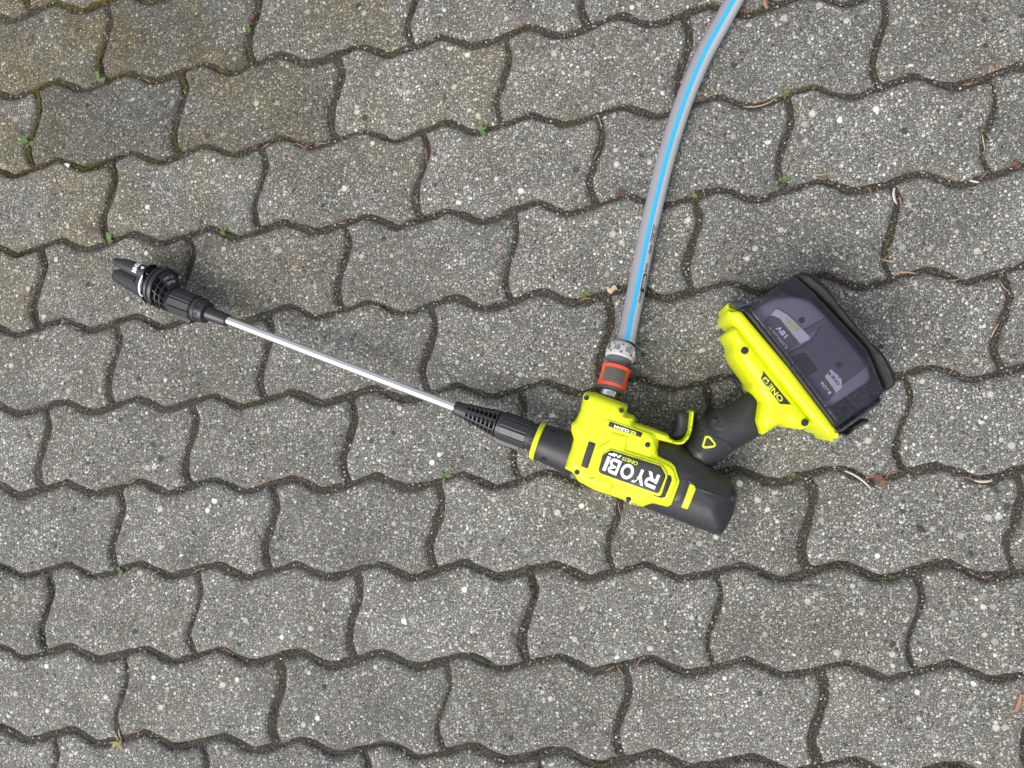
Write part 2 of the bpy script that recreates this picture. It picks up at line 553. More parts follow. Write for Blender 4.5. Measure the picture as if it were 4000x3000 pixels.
def screw(F, x, y, zt, zf, rad, parent, ring=None, name='screw', deep=False):
    """countersunk screw: dark ring, sunk floor and a small head"""
    p = at(F, x, y, zt); r = pxr(rad, p, F)
    if hasattr(zf, 'z'):
        q = zf.z([(p.x, p.y)] + [(p.x + r * .8 * math.cos(k), p.y + r * .8 * math.sin(k)) for k in range(6)])
        z = float(q[0] * .4 + q.max() * .6)
    else: z = zf
    z += .0004
    prof = [(r * 1.16, -.0016), (r * 1.12, .0003), (r * .98, .0005), (r * .9, .0001)]
    if deep: prof = [(r * 1.08, -.0016), (r * 1.02, .0002), (r * .9, .0003), (r * .02, .0003)]  # deep: flat dark disc, the shade of an uncut hole painted on
    prof += [] if deep else [(r * .55, .0000), (r * .5, .0004), (r * .24, .0004), (r * .2, -.0004), (r * .02, -.0004)]
    seg = 20; V, Fc = [], []
    for q, h in prof:
        V += [(p.x + q * math.cos(a * 2 * math.pi / seg), p.y + q * math.sin(a * 2 * math.pi / seg), z + h) for a in range(seg)]
    for j in range(len(prof) - 1):
        Fc += [(j * seg + i, j * seg + (i + 1) % seg, (j + 1) * seg + (i + 1) % seg, (j + 1) * seg + i) for i in range(seg)]
    Fc.append(tuple((len(prof) - 1) * seg + i for i in range(seg)))
    return obj(name, V, Fc, MAT['deep'] if deep else MAT['black'], parent, 40)
# ------------------------------------------------------------------ paving
GRID = 400
def smooth_wrap(y, k):
    kk = np.ones(k) / k
    for _ in range(2):
        y = np.convolve(np.concatenate([y[-k:], y, y[:k]]), kk, 'same')[k:-k]
    return y
_u = np.arange(GRID) / GRID * .5
_hz = smooth_wrap(np.interp(_u, [0, .175, .35, .5], [.042, -.058, .112, .042]), 32)
def hz(u):                                  # wave of a bed joint, period half a stone, in rows
    return np.interp(np.mod(u, .5), np.append(_u, .5), np.append(_hz, _hz[0]))
_v = np.linspace(0, 1, 101)
_vx = np.interp(_v, [0, .10, .20, .32, .45, .55, .68, .80, .90, 1], [.030, .046, .057, .052, .020, .0, -.027, -.030, -.012, .006])
_p = np.pad(_vx, 8, 'edge'); _vx = np.convolve(_p, np.ones(9) / 9, 'same')[8:-8]
def vx(v):
    return np.interp(v, _v, _vx)

def lat(u, v, z=0.0):
    return Vector(((u + SHEAR * v) * W, -v * ASP * W, z))

def inset_loop(pts, d):
    t = np.roll(pts, -1, 0) - np.roll(pts, 1, 0)
    t /= np.linalg.norm(t, axis=1)[:, None] + 1e-12
    return pts + np.stack([-t[:, 1], t[:, 0]], 1) * np.asarray(d).reshape(-1, 1)      # counter-clockwise loop: inwards

def stone_mesh(seed):
    r = np.random.RandomState(seed)
    n1, n2 = 64, 30
    v = np.linspace(0, 1, n2, endpoint=False)
    A = [(uu, hz(uu)) for uu in np.linspace(vx(0), 1 + vx(0), n1, endpoint=False)]
    Bq = [(1 + vx(vv), vv + hz(1 + vx(vv))) for vv in v]
    Cq = [(uu, 1 + hz(uu)) for uu in np.linspace(1 + vx(1), vx(1), n1, endpoint=False)]
    D = [(vx(vv), vv + hz(vx(vv))) for vv in v[::-1] + (1 / n2)]
    loop = np.array(A + Bq + Cq + D)
    xy = np.stack([(loop[:, 0] + SHEAR * loop[:, 1]) * W, -loop[:, 1] * ASP * W], 1)[::-1]   # counter-clockwise
    xy = xy - np.array([(.5 + SHEAR * .5) * W, -.5 * ASP * W])
    for _ in range(3):
        xy = (np.roll(xy, 1, 0) + 2 * xy + np.roll(xy, -1, 0)) / 4
    m = len(xy)
    a = np.arange(m) / m * 2 * np.pi
    wob = sum(np.sin(f * a + r.rand() * 6.28) for f in (3, 5, 9, 14, 23)) / 5 ** .5
    xy = inset_loop(xy, .0020 + .0008 * wob + r.normal(0, .00022, m))
    s = Slab(xy, 0.0, [(0, -7.5), (.5, -5.4), (1.2, -3.7), (2.3, -2.2), (3.8, -1.1), (5.6, -.35), (8, 0)])
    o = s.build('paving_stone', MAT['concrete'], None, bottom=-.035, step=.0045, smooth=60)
    me = o.data
    bpy.data.objects.remove(o)
    n = len(me.vertices)
    co = np.empty(n * 3); me.vertices.foreach_get('co', co); co = co.reshape(-1, 3)
    top = co[:, 2] > -.02
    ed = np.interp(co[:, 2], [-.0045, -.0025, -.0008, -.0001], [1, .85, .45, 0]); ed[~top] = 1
    # worn, slightly uneven arris and face
    ph = r.rand(6) * 6.28
    und = sum(np.sin(co[:, 0] * f1 + co[:, 1] * f2 + p) for f1, f2, p in ((90, 40, ph[0]), (-60, 110, ph[1]), (210, 150, ph[2]), (-170, 240, ph[3]))) / 4
    co[top, 2] += und[top] * .00035 + r.normal(0, .00025, n)[top] * ed[top]
    me.vertices.foreach_set('co', co.ravel())
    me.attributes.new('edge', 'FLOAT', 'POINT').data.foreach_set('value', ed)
    me.update()
    return me

U0, U1, V0, V1 = -.75, 6.4, -.9, 10.2
def ground_sheet():
    nx, ny = 270, 215
    xs = np.linspace(-1.1, 7.3, nx); ys = np.linspace(-1.5, 11.3, ny)
    X, Y = np.meshgrid(xs, ys)
    r = np.random.RandomState(3)
    z = r.normal(0, 1, X.shape)
    for _ in range(2):
        z = (z + np.roll(z, 1, 0) + np.roll(z, -1, 0) + np.roll(z, 1, 1) + np.roll(z, -1, 1)) / 5
    z = -.0046 + z * .0026
    V = np.column_stack([((X + SHEAR * Y) * W).ravel(), (-Y * ASP * W).ravel(), z.ravel()])
    i = np.arange(nx * ny).reshape(ny, nx)
    F = np.stack([i[:-1, :-1], i[1:, :-1], i[1:, 1:], i[:-1, 1:]], -1).reshape(-1, 4)
    return obj('pavement', V.tolist(), F.tolist(), MAT['soil'], None, 180)
pavement = tag(ground_sheet(), 'grey concrete paving of interlocking wavy stones with dark soil joints', 'pavement', kind='structure')

variants = [stone_mesh(s) for s in range(6)]
stone_n = 0
for j in range(-1, 10):
    off = .5 if j % 2 == 0 else 0.0
    for i in range(-2, 7):
        u0 = i + off
        if u0 + 1 < -.42 or u0 > 6.1: continue
        o = bpy.data.objects.new('paving_stone', variants[rnd.randrange(6)])
        col.objects.link(o)
        o.parent = pavement
        c = lat(u0 + .5, j + .5)
        o.location = c + Vector((rnd.gauss(0, .0006), rnd.gauss(0, .0006), rnd.gauss(-.0006, .0006)))
        o.rotation_euler = (rnd.gauss(0, .006), rnd.gauss(0, .006), rnd.gauss(0, .004))
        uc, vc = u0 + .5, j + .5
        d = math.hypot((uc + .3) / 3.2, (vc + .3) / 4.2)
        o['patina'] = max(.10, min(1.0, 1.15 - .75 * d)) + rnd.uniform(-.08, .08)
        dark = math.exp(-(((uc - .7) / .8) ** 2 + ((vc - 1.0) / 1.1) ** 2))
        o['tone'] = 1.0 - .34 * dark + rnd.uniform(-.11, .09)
        stone_n += 1

# ------------------------------------------------------------------ the pressure washer
ZM = .038                                   # height of the tool's middle plane above the stones
washer = empty('pressure_washer', at(F3, 900, 800, 0.0))
tag(washer, 'lime yellow and black cordless pressure washer gun with long steel lance lying on its side', 'pressure washer')

# --- black motor housing
motor = slab(F3, [(860, 520), (1180, 520), (1400, 585), (1600, 700), (1700, 805), (1790, 862), (1862, 920), (1906, 968), (1938, 1030),
                  (1940, 1090), (1922, 1150), (1912, 1225), (1884, 1285), (1856, 1340), (1808, 1404), (1750, 1428), (1700, 1414), (1080, 1176), (800, 1070), (760, 800)],
             ZM + .014, ZM, [(0, 8), (1.2, 14), (4, 19.5), (8.5, 24.5), (14, 28.4), (19.5, 31), (24, 31.8), (60, 32)], 14)
m_o = motor.build('motor_housing', MAT['black'], washer, smooth=32, step=.003)
panel('cooling_ridge', F3, [(1500, 900), (1590, 985), (1850, 1075), (1850, 1100), (1570, 1010), (1480, 930)], ZM + .03, motor, .7, 1.2, MAT['black'], m_o)
pt_s, _ = panel('recessed_band', F3, [(1424, 905), (1498, 905), (1420, 1135), (1355, 1120)], ZM + .03, motor, .5, .8, MAT['satin'], m_o)
# facets cut into the rounded rear end
for q in ([(1868, 1140), (1915, 1150), (1908, 1222), (1862, 1235), (1838, 1210)], [(1822, 1290), (1880, 1300), (1846, 1350), (1800, 1330)],
          [(1880, 985), (1915, 990), (1930, 1040), (1900, 1050)]):
    panel('end_notch', F3, q, ZM + .02, motor, .5, 1.0, MAT['satin'], m_o, r=8)
for x, y in ((1890, 1083), (1768, 1395)):
    screw(F3, x, y, ZM + .02, motor, 26, m_o, name='painted_screw_hole', deep=True)

# --- grip and trigger frame
grip = slab(F3, [(1440, 600), (1500, 545), (1528, 470), (1548, 318), (1575, 292), (1612, 318), (1632, 362), (1690, 322), (1742, 264), (1795, 264), (1900, 215),
                 (2060, 105), (2110, 92), (2200, 220), (2180, 420), (2172, 508), (1945, 640), (1840, 712), (1765, 770), (1700, 812), (1600, 860), (1420, 760)],
            ZM + .01, ZM, [(0, 1.5), (1, 6), (2.6, 10), (5, 14), (8, 17), (12, 19.5), (18, 21)], 18)
g_o = grip.build('grip', MAT['black'], washer, smooth=40, step=.0025)
gp, gp_o = panel('grip_panel', F3, [(1640, 378), (1700, 334), (1752, 286), (1800, 282), (1905, 232), (2050, 132), (2085, 200), (2068, 318), (1800, 470), (1750, 462), (1690, 430)],
                 ZM + .016, grip, .7, 1.2, MAT['dots'], g_o, r=14, step=.003)
screw(F3, 1725, 393, ZM + .02, gp, 25, gp_o)
tp, tp_o = panel('lock_plate', F3, [(1580, 465), (1625, 470), (1850, 575), (1940, 645), (1860, 700), (1770, 760), (1700, 800), (1640, 780), (1535, 680), (1528, 630), (1565, 480)],
                 ZM + .02, grip, .9, 1.2, MAT['satin'], g_o, r=14, step=.003)
screw(F3, 1843, 627, ZM + .02, tp, 24, tp_o)
ring_s, ring_o = panel('lock_button_ring', F3, [(1640, 520), (1662, 516), (1688, 522), (1740, 590), (1738, 612), (1715, 625), (1640, 634), (1618, 626), (1612, 605)], ZM + .022, tp, .9, .8, MAT['lime_print'], g_o, r=14, step=.0012)
lb, _ = panel('lock_button', F3, [(1650, 540), (1664, 534), (1678, 540), (1722, 594), (1716, 608), (1640, 618), (1628, 608)], ZM + .022, tp, 1.3, .6, MAT['satin'], g_o, r=12, step=.0012)

# --- trigger
trig = slab(F3, [(1372, 292), (1402, 286), (1512, 318), (1506, 470), (1476, 530), (1432, 566), (1380, 568), (1330, 548), (1304, 516), (1338, 490), (1366, 448), (1378, 400), (1384, 350)],
            ZM + .012, ZM, [(0, 9), (.8, 11.5), (2, 13), (4, 14), (8, 14.4)], 12)
t_o = trig.build('trigger', MAT['satin'], washer)
for y in (330, 405, 475):
    panel('finger_notch', F3, [(1384 - (y - 330) * .2, y), (1396 - (y - 330) * .2, y), (1392 - (y - 330) * .25, y + 38), (1380 - (y - 330) * .25, y + 38)], ZM + .012, trig, .4, .5, MAT['black'], t_o, r=3)

# --- yellow shell
shell = slab(F3, [(542, 122), (575, 114), (640, 122), (872, 208), (925, 232), (938, 262), (926, 312), (996, 338), (1008, 368), (1000, 400),
                  (1155, 452), (1215, 474), (1225, 540), (1212, 700), (1330, 758), (1368, 795), (1400, 932), (1335, 1150), (1300, 1166),
                  (1165, 1138), (1120, 1150), (1075, 1172), (770, 1062), (632, 1018), (556, 976), (482, 936), (436, 858), (360, 820), (378, 755), (396, 690), (416, 640),
                  (440, 548), (416, 470), (418, 408), (458, 374), (484, 326), (504, 275), (520, 200), (526, 150)],
             ZM + .026, ZM, [(0, 20), (.6, 25), (1.6, 28.6), (3, 31), (5, 32.7), (8, 33.6)], 10)
s_o = shell.build('main_shell', MAT['yellow'], washer, step=.0022, smooth=24)
rear, _ = panel('rear_shell', F3, [(1000, 600), (1140, 540), (1165, 545), (1190, 622), (1212, 702), (1330, 758), (1368, 795), (1412, 932), (1402, 962), (1335, 1150), (1302, 1172),
                                   (1165, 1138), (1120, 1150), (1078, 1172), (1000, 1130), (960, 900)], ZM + .033, motor, 3.0, 1.4, MAT['yellow'], s_o, r=12, step=.0022)
top = Over(shell, rear)
guard = slab(F3, [(1000, 402), (1155, 455), (1310, 510), (1330, 545), (1380, 568), (1432, 562), (1470, 525), (1492, 470), (1512, 302), (1526, 286), (1542, 296), (1546, 314), (1528, 462),
                  (1502, 540), (1454, 592), (1402, 604), (1280, 574), (1160, 545), (1000, 490)], ZM + .030, ZM, [(0, 24), (.5, 28), (1.2, 30), (2.4, 31)], 10)
guard.build('trigger_guard', MAT['yellow'], washer, step=.0022)
def strip(pts, w):
    P = [Vector(p) for p in pts]; L, R = [], []
    for i, p in enumerate(P):
        t = (P[min(i + 1, len(P) - 1)] - P[max(i - 1, 0)]).normalized(); n = Vector((-t.y, t.x))
        L.append(p + n * w); R.append(p - n * w)
    return [(q.x, q.y) for q in L + R[::-1]]
# stepped plates of the shell
band_a, _ = panel('shell_plate', F3, [(745, 365), (985, 440), (1150, 500), (1180, 560), (1200, 640), (1215, 705), (1060, 640), (945, 585), (905, 668), (780, 640), (790, 560), (812, 480), (730, 440)],
                  ZM + .034, top, 1.0, 1.0, MAT['yellow'], s_o, r=8, step=.003)
band_b, _ = panel('shell_plate', F3, [(800, 486), (942, 524), (905, 668), (870, 660), (780, 636), (720, 660), (676, 690), (640, 690), (672, 620), (770, 556)],
                  ZM + .034, top, 2.0, 1.0, MAT['yellow'], s_o, r=8, step=.003)
band_c, _ = panel('shell_plate', F3, [(588, 905), (690, 870), (812, 905), (806, 948), (768, 1058), (640, 1014)],
                  ZM + .030, top, 2.0, 1.0, MAT['yellow'], s_o, r=8, step=.003)
rim, rim_o = panel('badge_surround', F3, [(600, 880), (672, 640), (760, 600), (920, 650), (1215, 740), (1320, 790), (1352, 830), (1385, 930), (1310, 1130), (1285, 1140), (1150, 1090), (800, 960), (620, 900)],
                   ZM + .036, top, 1.6, 1.6, MAT['yellow'], s_o, r=18, step=.003)
vent, vent_o = panel('painted_vent_slot', F3, [(1296, 868), (1332, 884), (1338, 922), (1276, 1078), (1240, 1086), (1168, 1062), (1180, 1035), (1236, 1052)], ZM + .037, rim, .25, .4, MAT['deep'], s_o, r=6)  # near-black plate on the surface, slot shade put into its colour
for k in range(4):
    x, y = 1302 - k * 14, 930 + k * 40
    panel('vent_bar', F3, [(x - 16, y), (x + 22, y + 14), (x + 19, y + 20), (x - 19, y + 6)], ZM + .037, vent, .5, .3, MAT['satin'], vent_o, r=2)
frame, frame_o = panel('badge_frame', F3, [(652, 842), (690, 690), (776, 634), (1250, 780), (1304, 872), (1240, 1066), (1205, 1066), (672, 878)], ZM + .037, rim, 1.8, 1.0, MAT['yellow'], s_o, r=18, step=.003)
plate, plate_o = panel('badge', F3, [(668, 836), (706, 694), (780, 650), (1238, 794), (1284, 880), (1222, 1036), (1198, 1042), (688, 862)], ZM + .039, frame, .5, .5, MAT['black'], s_o, r=16, step=.003)
def ll(name, t, p0, p1, h, base, mat, par, **kw):
    return lettering(name, t, F3, p0, p1, h, ZM + .039, base, mat, par, **kw)
# RYOBI, drawn as wide letters that stand upside down in the picture
def glyph_shapes():
    def arc(cx, cy, rx, ry, a0, a1, n=10):
        return [(cx + rx * math.cos(math.radians(a0 + (a1 - a0) * i / n)), cy + ry * math.sin(math.radians(a0 + (a1 - a0) * i / n))) for i in range(n + 1)]
    w = .23
    def ribbon(o, i):                                        # outer and inner paths of the same length
        V = o + i; m = len(o)
        return V, [(k, k + 1, m + k + 1, m + k) for k in range(m - 1)]
    G = {}
    bowl_o = [(0, 1)] + [(.62, 1)] + arc(.66, .68, .34, .32, 90, -90) + [(.30, .36)]
    bowl_i = [(0, 1 - w)] + [(.62, 1 - w)] + arc(.66, .68, .34 - w * .9, .32 - w * .9, 90, -90) + [(.30, .36 + w)]
    G['R'] = [ribbon(bowl_o, bowl_i), ([(0, 0), (w * 1.1, 0), (w * 1.1, .62), (0, .62)], [(0, 1, 2, 3)]), ([(.42, .38), (.68, .40), (1.02, 0), (.70, 0)], [(0, 1, 2, 3)])]
    G['Y'] = [([(-.06, 1), (.22, 1), (.52, .62), (.40, .40)], [(0, 3, 2, 1)]), ([(1.06, 1), (.78, 1), (.44, .56), (.58, .40)], [(0, 1, 2, 3)]), ([(.38, 0), (.64, 0), (.64, .52), (.38, .52)], [(0, 1, 2, 3)])]
    G['O'] = [ribbon(arc(.5, .5, .52, .52, 0, 360, 32), arc(.5, .5, .52 - w * .95, .52 - w * .95, 0, 360, 32))]
    b1o = [(0, 1), (.62, 1)] + arc(.64, .755, .30, .245, 90, -90) + [(.30, .51)]
    b1i = [(0, 1 - w * .9), (.62, 1 - w * .9)] + arc(.64, .755, .30 - w, .245 - w * .85, 90, -90) + [(.30, .56)]
    b2o = [(.30, .56), (.66, .56)] + arc(.68, .28, .32, .28, 90, -90) + [(0, 0)]
    b2i = [(.30, .46), (.66, .40)] + arc(.68, .28, .32 - w, .28 - w * .85, 90, -90) + [(0, w * .9)]
    G['B'] = [ribbon(b1o, b1i), ribbon(b2o, b2i), ([(.0, .0), (w * 1.05, 0), (w * 1.05, 1), (0, 1)], [(0, 1, 2, 3)])]
    G['I'] = [([(0, 0), (1, 0), (1, 1), (0, 1)], [(0, 1, 2, 3)])]
    return G
GS = glyph_shapes()
def logo(name, F, boxes, zt, zf, mat, parent):
    """boxes: (letter, lower-left, lower-right, upper-left) in frame pixels, seen the right way up"""
    for ch, o0, ox, oy in boxes:
        V, Fc = [], []
        lay = 0
        for vs_, fs in GS[ch]:
            b = len(V)
            P = [at(F, o0[0] + (ox[0] - o0[0]) * x + (oy[0] - o0[0]) * y, o0[1] + (ox[1] - o0[1]) * x + (oy[1] - o0[1]) * y, zt) for x, y in vs_]
            z = zf.z([(p.x, p.y) for p in P])
            V += [Vector((p.x, p.y, float(q) + .0003 + lay * .00006)) for p, q in zip(P, z)]
            Fc += [tuple(b + i for i in f) for f in fs]
            lay += 1
        o = obj(name, V, Fc, mat, parent)
bx = Vector((-.925, -.38)); by = Vector((-.38, .925)) * 1.0
def box_letter(ch, x, y, w, h):
    o0 = Vector((x, y)); return (ch, o0, o0 + bx * w, o0 + by * h)
logo('letter', F3, [box_letter('R', 1232, 878, 112, 140), box_letter('Y', 1122, 846, 104, 140), box_letter('O', 1010, 802, 114, 138), box_letter('B', 884, 752, 100, 140), box_letter('I', 784, 714, 32, 138)],
     ZM + .039, plate, MAT['white'], plate_o)
ll('lettering', 'ONE', (1032, 758), (934, 720), 34, plate, MAT['lime_print'], plate_o, bold=.015)
pls, _ = panel('plus_mark', F3, [(926, 722), (894, 709), (884, 738), (916, 750)], ZM + .039, plate, .25, .2, MAT['lime_print'], plate_o, r=3)
ll('lettering', '+', (918, 724), (896, 716), 22, pls, MAT['ink'], plate_o, bold=.04)
ll('lettering', 'HP', (880, 700), (768, 660), 30, plate, MAT['white'], plate_o, bold=.05, shear=.25)
# smaller marks of the shell
slot, _ = panel('grip_inlay', F3, [(582, 566), (646, 588), (572, 816), (508, 794)], ZM + .034, top, .5, .6, MAT['black'], s_o, r=10)
ez, ez_o = panel('name_strip', F3, [(772, 386), (1072, 490), (1056, 532), (756, 430)], ZM + .034, band_a, .35, .4, MAT['black'], s_o, r=10, step=.003)
ll('lettering', 'CLEAN', (955, 466), (815, 418), 28, ez, MAT['white'], ez_o, bold=.06, shear=-.15)
ll('lettering', 'EZ', (1018, 487), (960, 468), 28, ez, MAT['lime_print'], ez_o, bold=.06, shear=-.15)
panel('side_tab', F3, [(1500, 950), (1544, 966), (1556, 1000), (1482, 1190), (1424, 1170)], ZM + .031, motor, 1.6, 1.0, MAT['yellow'], m_o, r=10)
panel('side_tab_inset', F3, [(1502, 975), (1532, 985), (1538, 1004), (1478, 1166), (1442, 1154)], ZM + .031, motor, 1.75, .4, MAT['lime_print'], m_o, r=6)
panel('painted_shell_slot', F3, [(1025, 1100), (1042, 1106), (1012, 1138), (995, 1130)], ZM + .028, top, .2, .3, MAT['deep'], s_o, r=3)  # proud dark plate, the shade of a slot painted in
# bosses of the shell with their screws
for x, y, deep in ((562, 172, False), (880, 285, False), (478, 845, False), (1115, 597, True), (943, 1090, True)):
    screw(F3, x, y, ZM + .030, top if (x, y) != (1115, 597) else band_a, 23 if deep else 21, s_o, name='painted_screw_hole' if deep else 'screw', deep=deep)
for q in ([(530, 205), (552, 212), (535, 300), (510, 325), (498, 322)],):
    panel('shell_rib', F3, q, ZM + .03, top, .9, .8, MAT['yellow'], s_o, r=6)
panel('shell_rib', F3, [(806, 292), (838, 258), (905, 290), (922, 316), (990, 346), (985, 384), (830, 334)], ZM + .03, top, .9, .8, MAT['yellow'], s_o, r=10)

# --- front barrel and lance socket
def r3(px): return px / 2.328 * .00026
AX0, AX1 = at(F3, 118, 565, ZM), at(F3, 480, 700, ZM)
turned('front_barrel', AX0, AX1, [(.0, .017), (.06, .0186), (.25, .0190), (.5, .0196), (.7, .0206), (.82, .0214), (1, .0220)], MAT['black'], washer, 56)
fr_o = turned('front_ring', AX0, AX1, [(-.07, .0145), (-.065, .0176), (-.04, .0186), (.045, .0194), (.06, .0188), (.06, .016)], MAT['yellow'], washer, 56)
def barrel_screw(x, y):
    p = at(F3, x, y, ZM + .012)
    ax, side, up = frame_of(AX1 - AX0)
    t = (p - AX0).dot(ax) / (AX1 - AX0).length
    c = AX0 + (AX1 - AX0) * t
    d = (p - c).dot(side)
    r = .0195 + .002 * max(0, t - .4)
    z = math.sqrt(max(1e-9, r * r - min(abs(d), r * .97) ** 2))
    q = c + side * d + up * z
    nrm = (side * d + up * z).normalized()
    turned('screw', q - nrm * .002, q + nrm * .0006, [(0, .0028), (.95, .0028), (1, .0024), (.8, .0018), (.8, .0012), (.95, .001), (.9, .0002)], MAT['deep'], washer, 18, caps=False)
barrel_screw(258, 475); barrel_screw(172, 732)
# inlet collar
IA, IB = at(F5, 575, 1490, ZM), at(F5, 640, 1270, ZM)
turned('inlet_collar', IA, IB, [(-.5, .0128), (.1, .0136), (.36, .0138), (.42, .0132), (.43, .0112), (.40, .0095)], MAT['satin'], washer, 40)

# --- lance coupling
LA, LB = at(F2, 1535, 885, ZM), at(F2, 285, 415, .0345)
Lt = lambda x: (1535 - x) / (1535 - 285)
def lr(px, x): return pxr(px, LA + (LB - LA) * Lt(x), F2)
slv = turned('coupling_sleeve', LA, LB, [(Lt(x), lr(r, x)) for x, r in ((1545, 176), (1500, 192), (1380, 196), (1368, 200), (1000, 202), (930, 200), (922, 186), (915, 150))], MAT['satin'], washer, 48)
for k in range(14):                                          # raised dark pads paint the shade of windows in the rear ring
    arc_pad('painted_window', LA, LB, Lt(1470), Lt(1398), lr(187, 1470), lr(189, 1398), k * 25.7, k * 25.7 + 17, .0009, MAT['deep'], slv, n=6, sink=.0004)
for k, ang in enumerate(range(-150, 180, 34)):
    bar_on('grip_bar', LA, LB, Lt(1350), Lt(975), lr(192, 1350), lr(190, 975), ang, .0036, .0016, MAT['satin'], slv)
bar_on('latch_bar', LA, LB, Lt(1280), Lt(965), lr(192, 1280), lr(190, 965), -104, .0048, .0046, MAT['satin'], slv)
bt = turned('lance_boot', LA, LB, [(Lt(x), lr(r, x)) for x, r in ((925, 150), (900, 130), (520, 86), (455, 90), (440, 92), (330, 88), (290, 86), (283, 80), (283, 40))], MAT['deep'], washer, 40)
turned('boot_tip', LA, LB, [(Lt(x), lr(r, x)) for x, r in ((462, 60), (460, 118), (440, 114), (330, 105), (296, 103), (286, 97), (281, 70))], MAT['satin'], bt, 40)
for k in range(8):
    x = 900 - k * 62; R = 194 - k * 9.6
    turned('rib', LA, LB, [(Lt(x + 12), lr(R - 50, x)), (Lt(x + 9), lr(R, x)), (Lt(x - 7), lr(R - 1, x)), (Lt(x - 11), lr(R - 50, x))], MAT['satin'], bt, 40)
for ang in range(-165, 180, 45):
    bar_on('spine', LA, LB, Lt(905), Lt(455), lr(178, 905), lr(106, 455), ang, .0012, .0012, MAT['satin'], bt, sink=.006, bev=.0003)

# --- steel lance
TA, TB = at(F2, 300, 420, .0345), at(F1, 1800, 1265, .0300)
turned('lance_tube', TA, TB, [(-.02, .0046), (1.04, .0046)], MAT['steel'], washer, 32)

# --- nozzle: sleeve, cage, turning head with two jets
NA, NB = at(F1, 1875, 1297, .0300), at(F1, 1000, 960, .0290)
Nt = lambda x: (1875 - x) / 875.0
def nr(px, x): return pxr(px, NA + (NB - NA) * Nt(x), F1)
ns = turned('nozzle_sleeve', NA, NB, [(Nt(x), nr(r, x)) for x, r in ((1605, 110), (1600, 140), (1588, 158), (1560, 166), (1500, 168), (1494, 180), (1460, 182), (1440, 174), (1190, 178), (1120, 180), (1100, 172), (1095, 140))], MAT['satin'], washer, 48)
turned('nozzle_neck', NA, NB, [(Nt(x), nr(r, x)) for x, r in ((1878, 52), (1880, 78), (1870, 88), (1850, 92), (1600, 104), (1560, 120))], MAT['satin'], ns, 40)
turned('neck_bush', NA, NB, [(Nt(x), nr(r, x)) for x, r in ((1890, 34), (1888, 48), (1878, 54), (1870, 54))], MAT['chrome'], ns, 32)
for ang in range(-150, 180, 36):
    bar_on('grip_bar', NA, NB, Nt(1430), Nt(1140), nr(172, 1430), nr(176, 1140), ang, .0040, .0014, MAT['satin'], ns)
bar_on('latch_bar', NA, NB, Nt(1420), Nt(1160), nr(172, 1420), nr(174, 1160), -104, .0050, .0042, MAT['satin'], ns)
for k in range(12):
    arc_pad('painted_window', NA, NB, Nt(1550), Nt(1510), nr(166, 1550), nr(168, 1510), k * 30, k * 30 + 16, .0007, MAT['deep'], ns, n=4, sink=.0004)  # dark pads, shade of the openings painted on the ring
# cage: skewed cone between the sleeve and the head
HA, HB = at(F1, 1090, 880, .0330), at(F1, 355, 587, .0330)
hax, hside, hup = frame_of(HB - HA)
def hpx(x): return (985 - x) / (985 - 250)
def hr(px, x): return pxr(px, HA + (HB - HA) * hpx(x), F1)
c0, c1 = NA + (NB - NA) * Nt(1110), HA + (HB - HA) * hpx(840)
q0, q1 = pxr(178, c0, F1), pxr(262, c1, F1)
def cone(s, ang, lift=0.0):
    c = c0 + (c1 - c0) * s
    bulge = math.sin(min(1, s) * math.pi * .5) ** .8
    r = q0 + (q1 - q0) * bulge + lift
    a = math.radians(ang)
    return c + (hup * math.cos(a) + hside * math.sin(a)) * r
def cone_patch(name, s0, s1, a0, a1, l0, l1, mat, parent, ns_=6, na=10):
    V, Fc = [], []
    for side_ in (l1, l0):
        for i in range(ns_ + 1):
            for j in range(na + 1):
                V.append(cone(s0 + (s1 - s0) * i / ns_, a0 + (a1 - a0) * j / na, side_))
    n = (ns_ + 1) * (na + 1); w = na + 1
    for i in range(ns_):
        for j in range(na):
            a = i * w + j
            Fc += [(a, a + 1, a + w + 1, a + w), (n + a, n + a + w, n + a + w + 1, n + a + 1)]
    for j in range(na):
        for i in (0, ns_):
            a = i * w + j; Fc.append((a, a + 1, n + a + 1, n + a))
    for i in range(ns_):
        for j in (0, na):
            a = i * w + j; Fc.append((a, a + w, n + a + w, n + a))
    o = obj(name, V, Fc, mat, parent)
    bm = bmesh.new(); bm.from_mesh(o.data); bmesh.ops.recalc_face_normals(bm, faces=bm.faces); bm.to_mesh(o.data); bm.free()
    o.data.polygons.foreach_set('use_smooth', [True] * len(o.data.polygons)); o.data.set_sharp_from_angle(angle=math.radians(40))
    return o
cage = cone_patch('cage_core', 0, 1, 0, 360, -.012, -.0055, MAT['deep'], washer, 8, 40)
for s0, s1 in ((0, .09), (.32, .38), (.60, .66), (.88, 1.0)):
    cone_patch('cage_ring', s0, s1, 0, 360, -.004, .0002, MAT['satin'], cage, 2, 48)
for a in range(-180, 180, 24):
    cone_patch('cage_bar', .02, .95, a - 1.8, a + 1.8, -.004, 0.0, MAT['satin'], cage, 8, 2)
sh_o = cone_patch('cage_shield', .02, .97, 34, 112, -.003, .0008, MAT['satin'], cage, 8, 16)
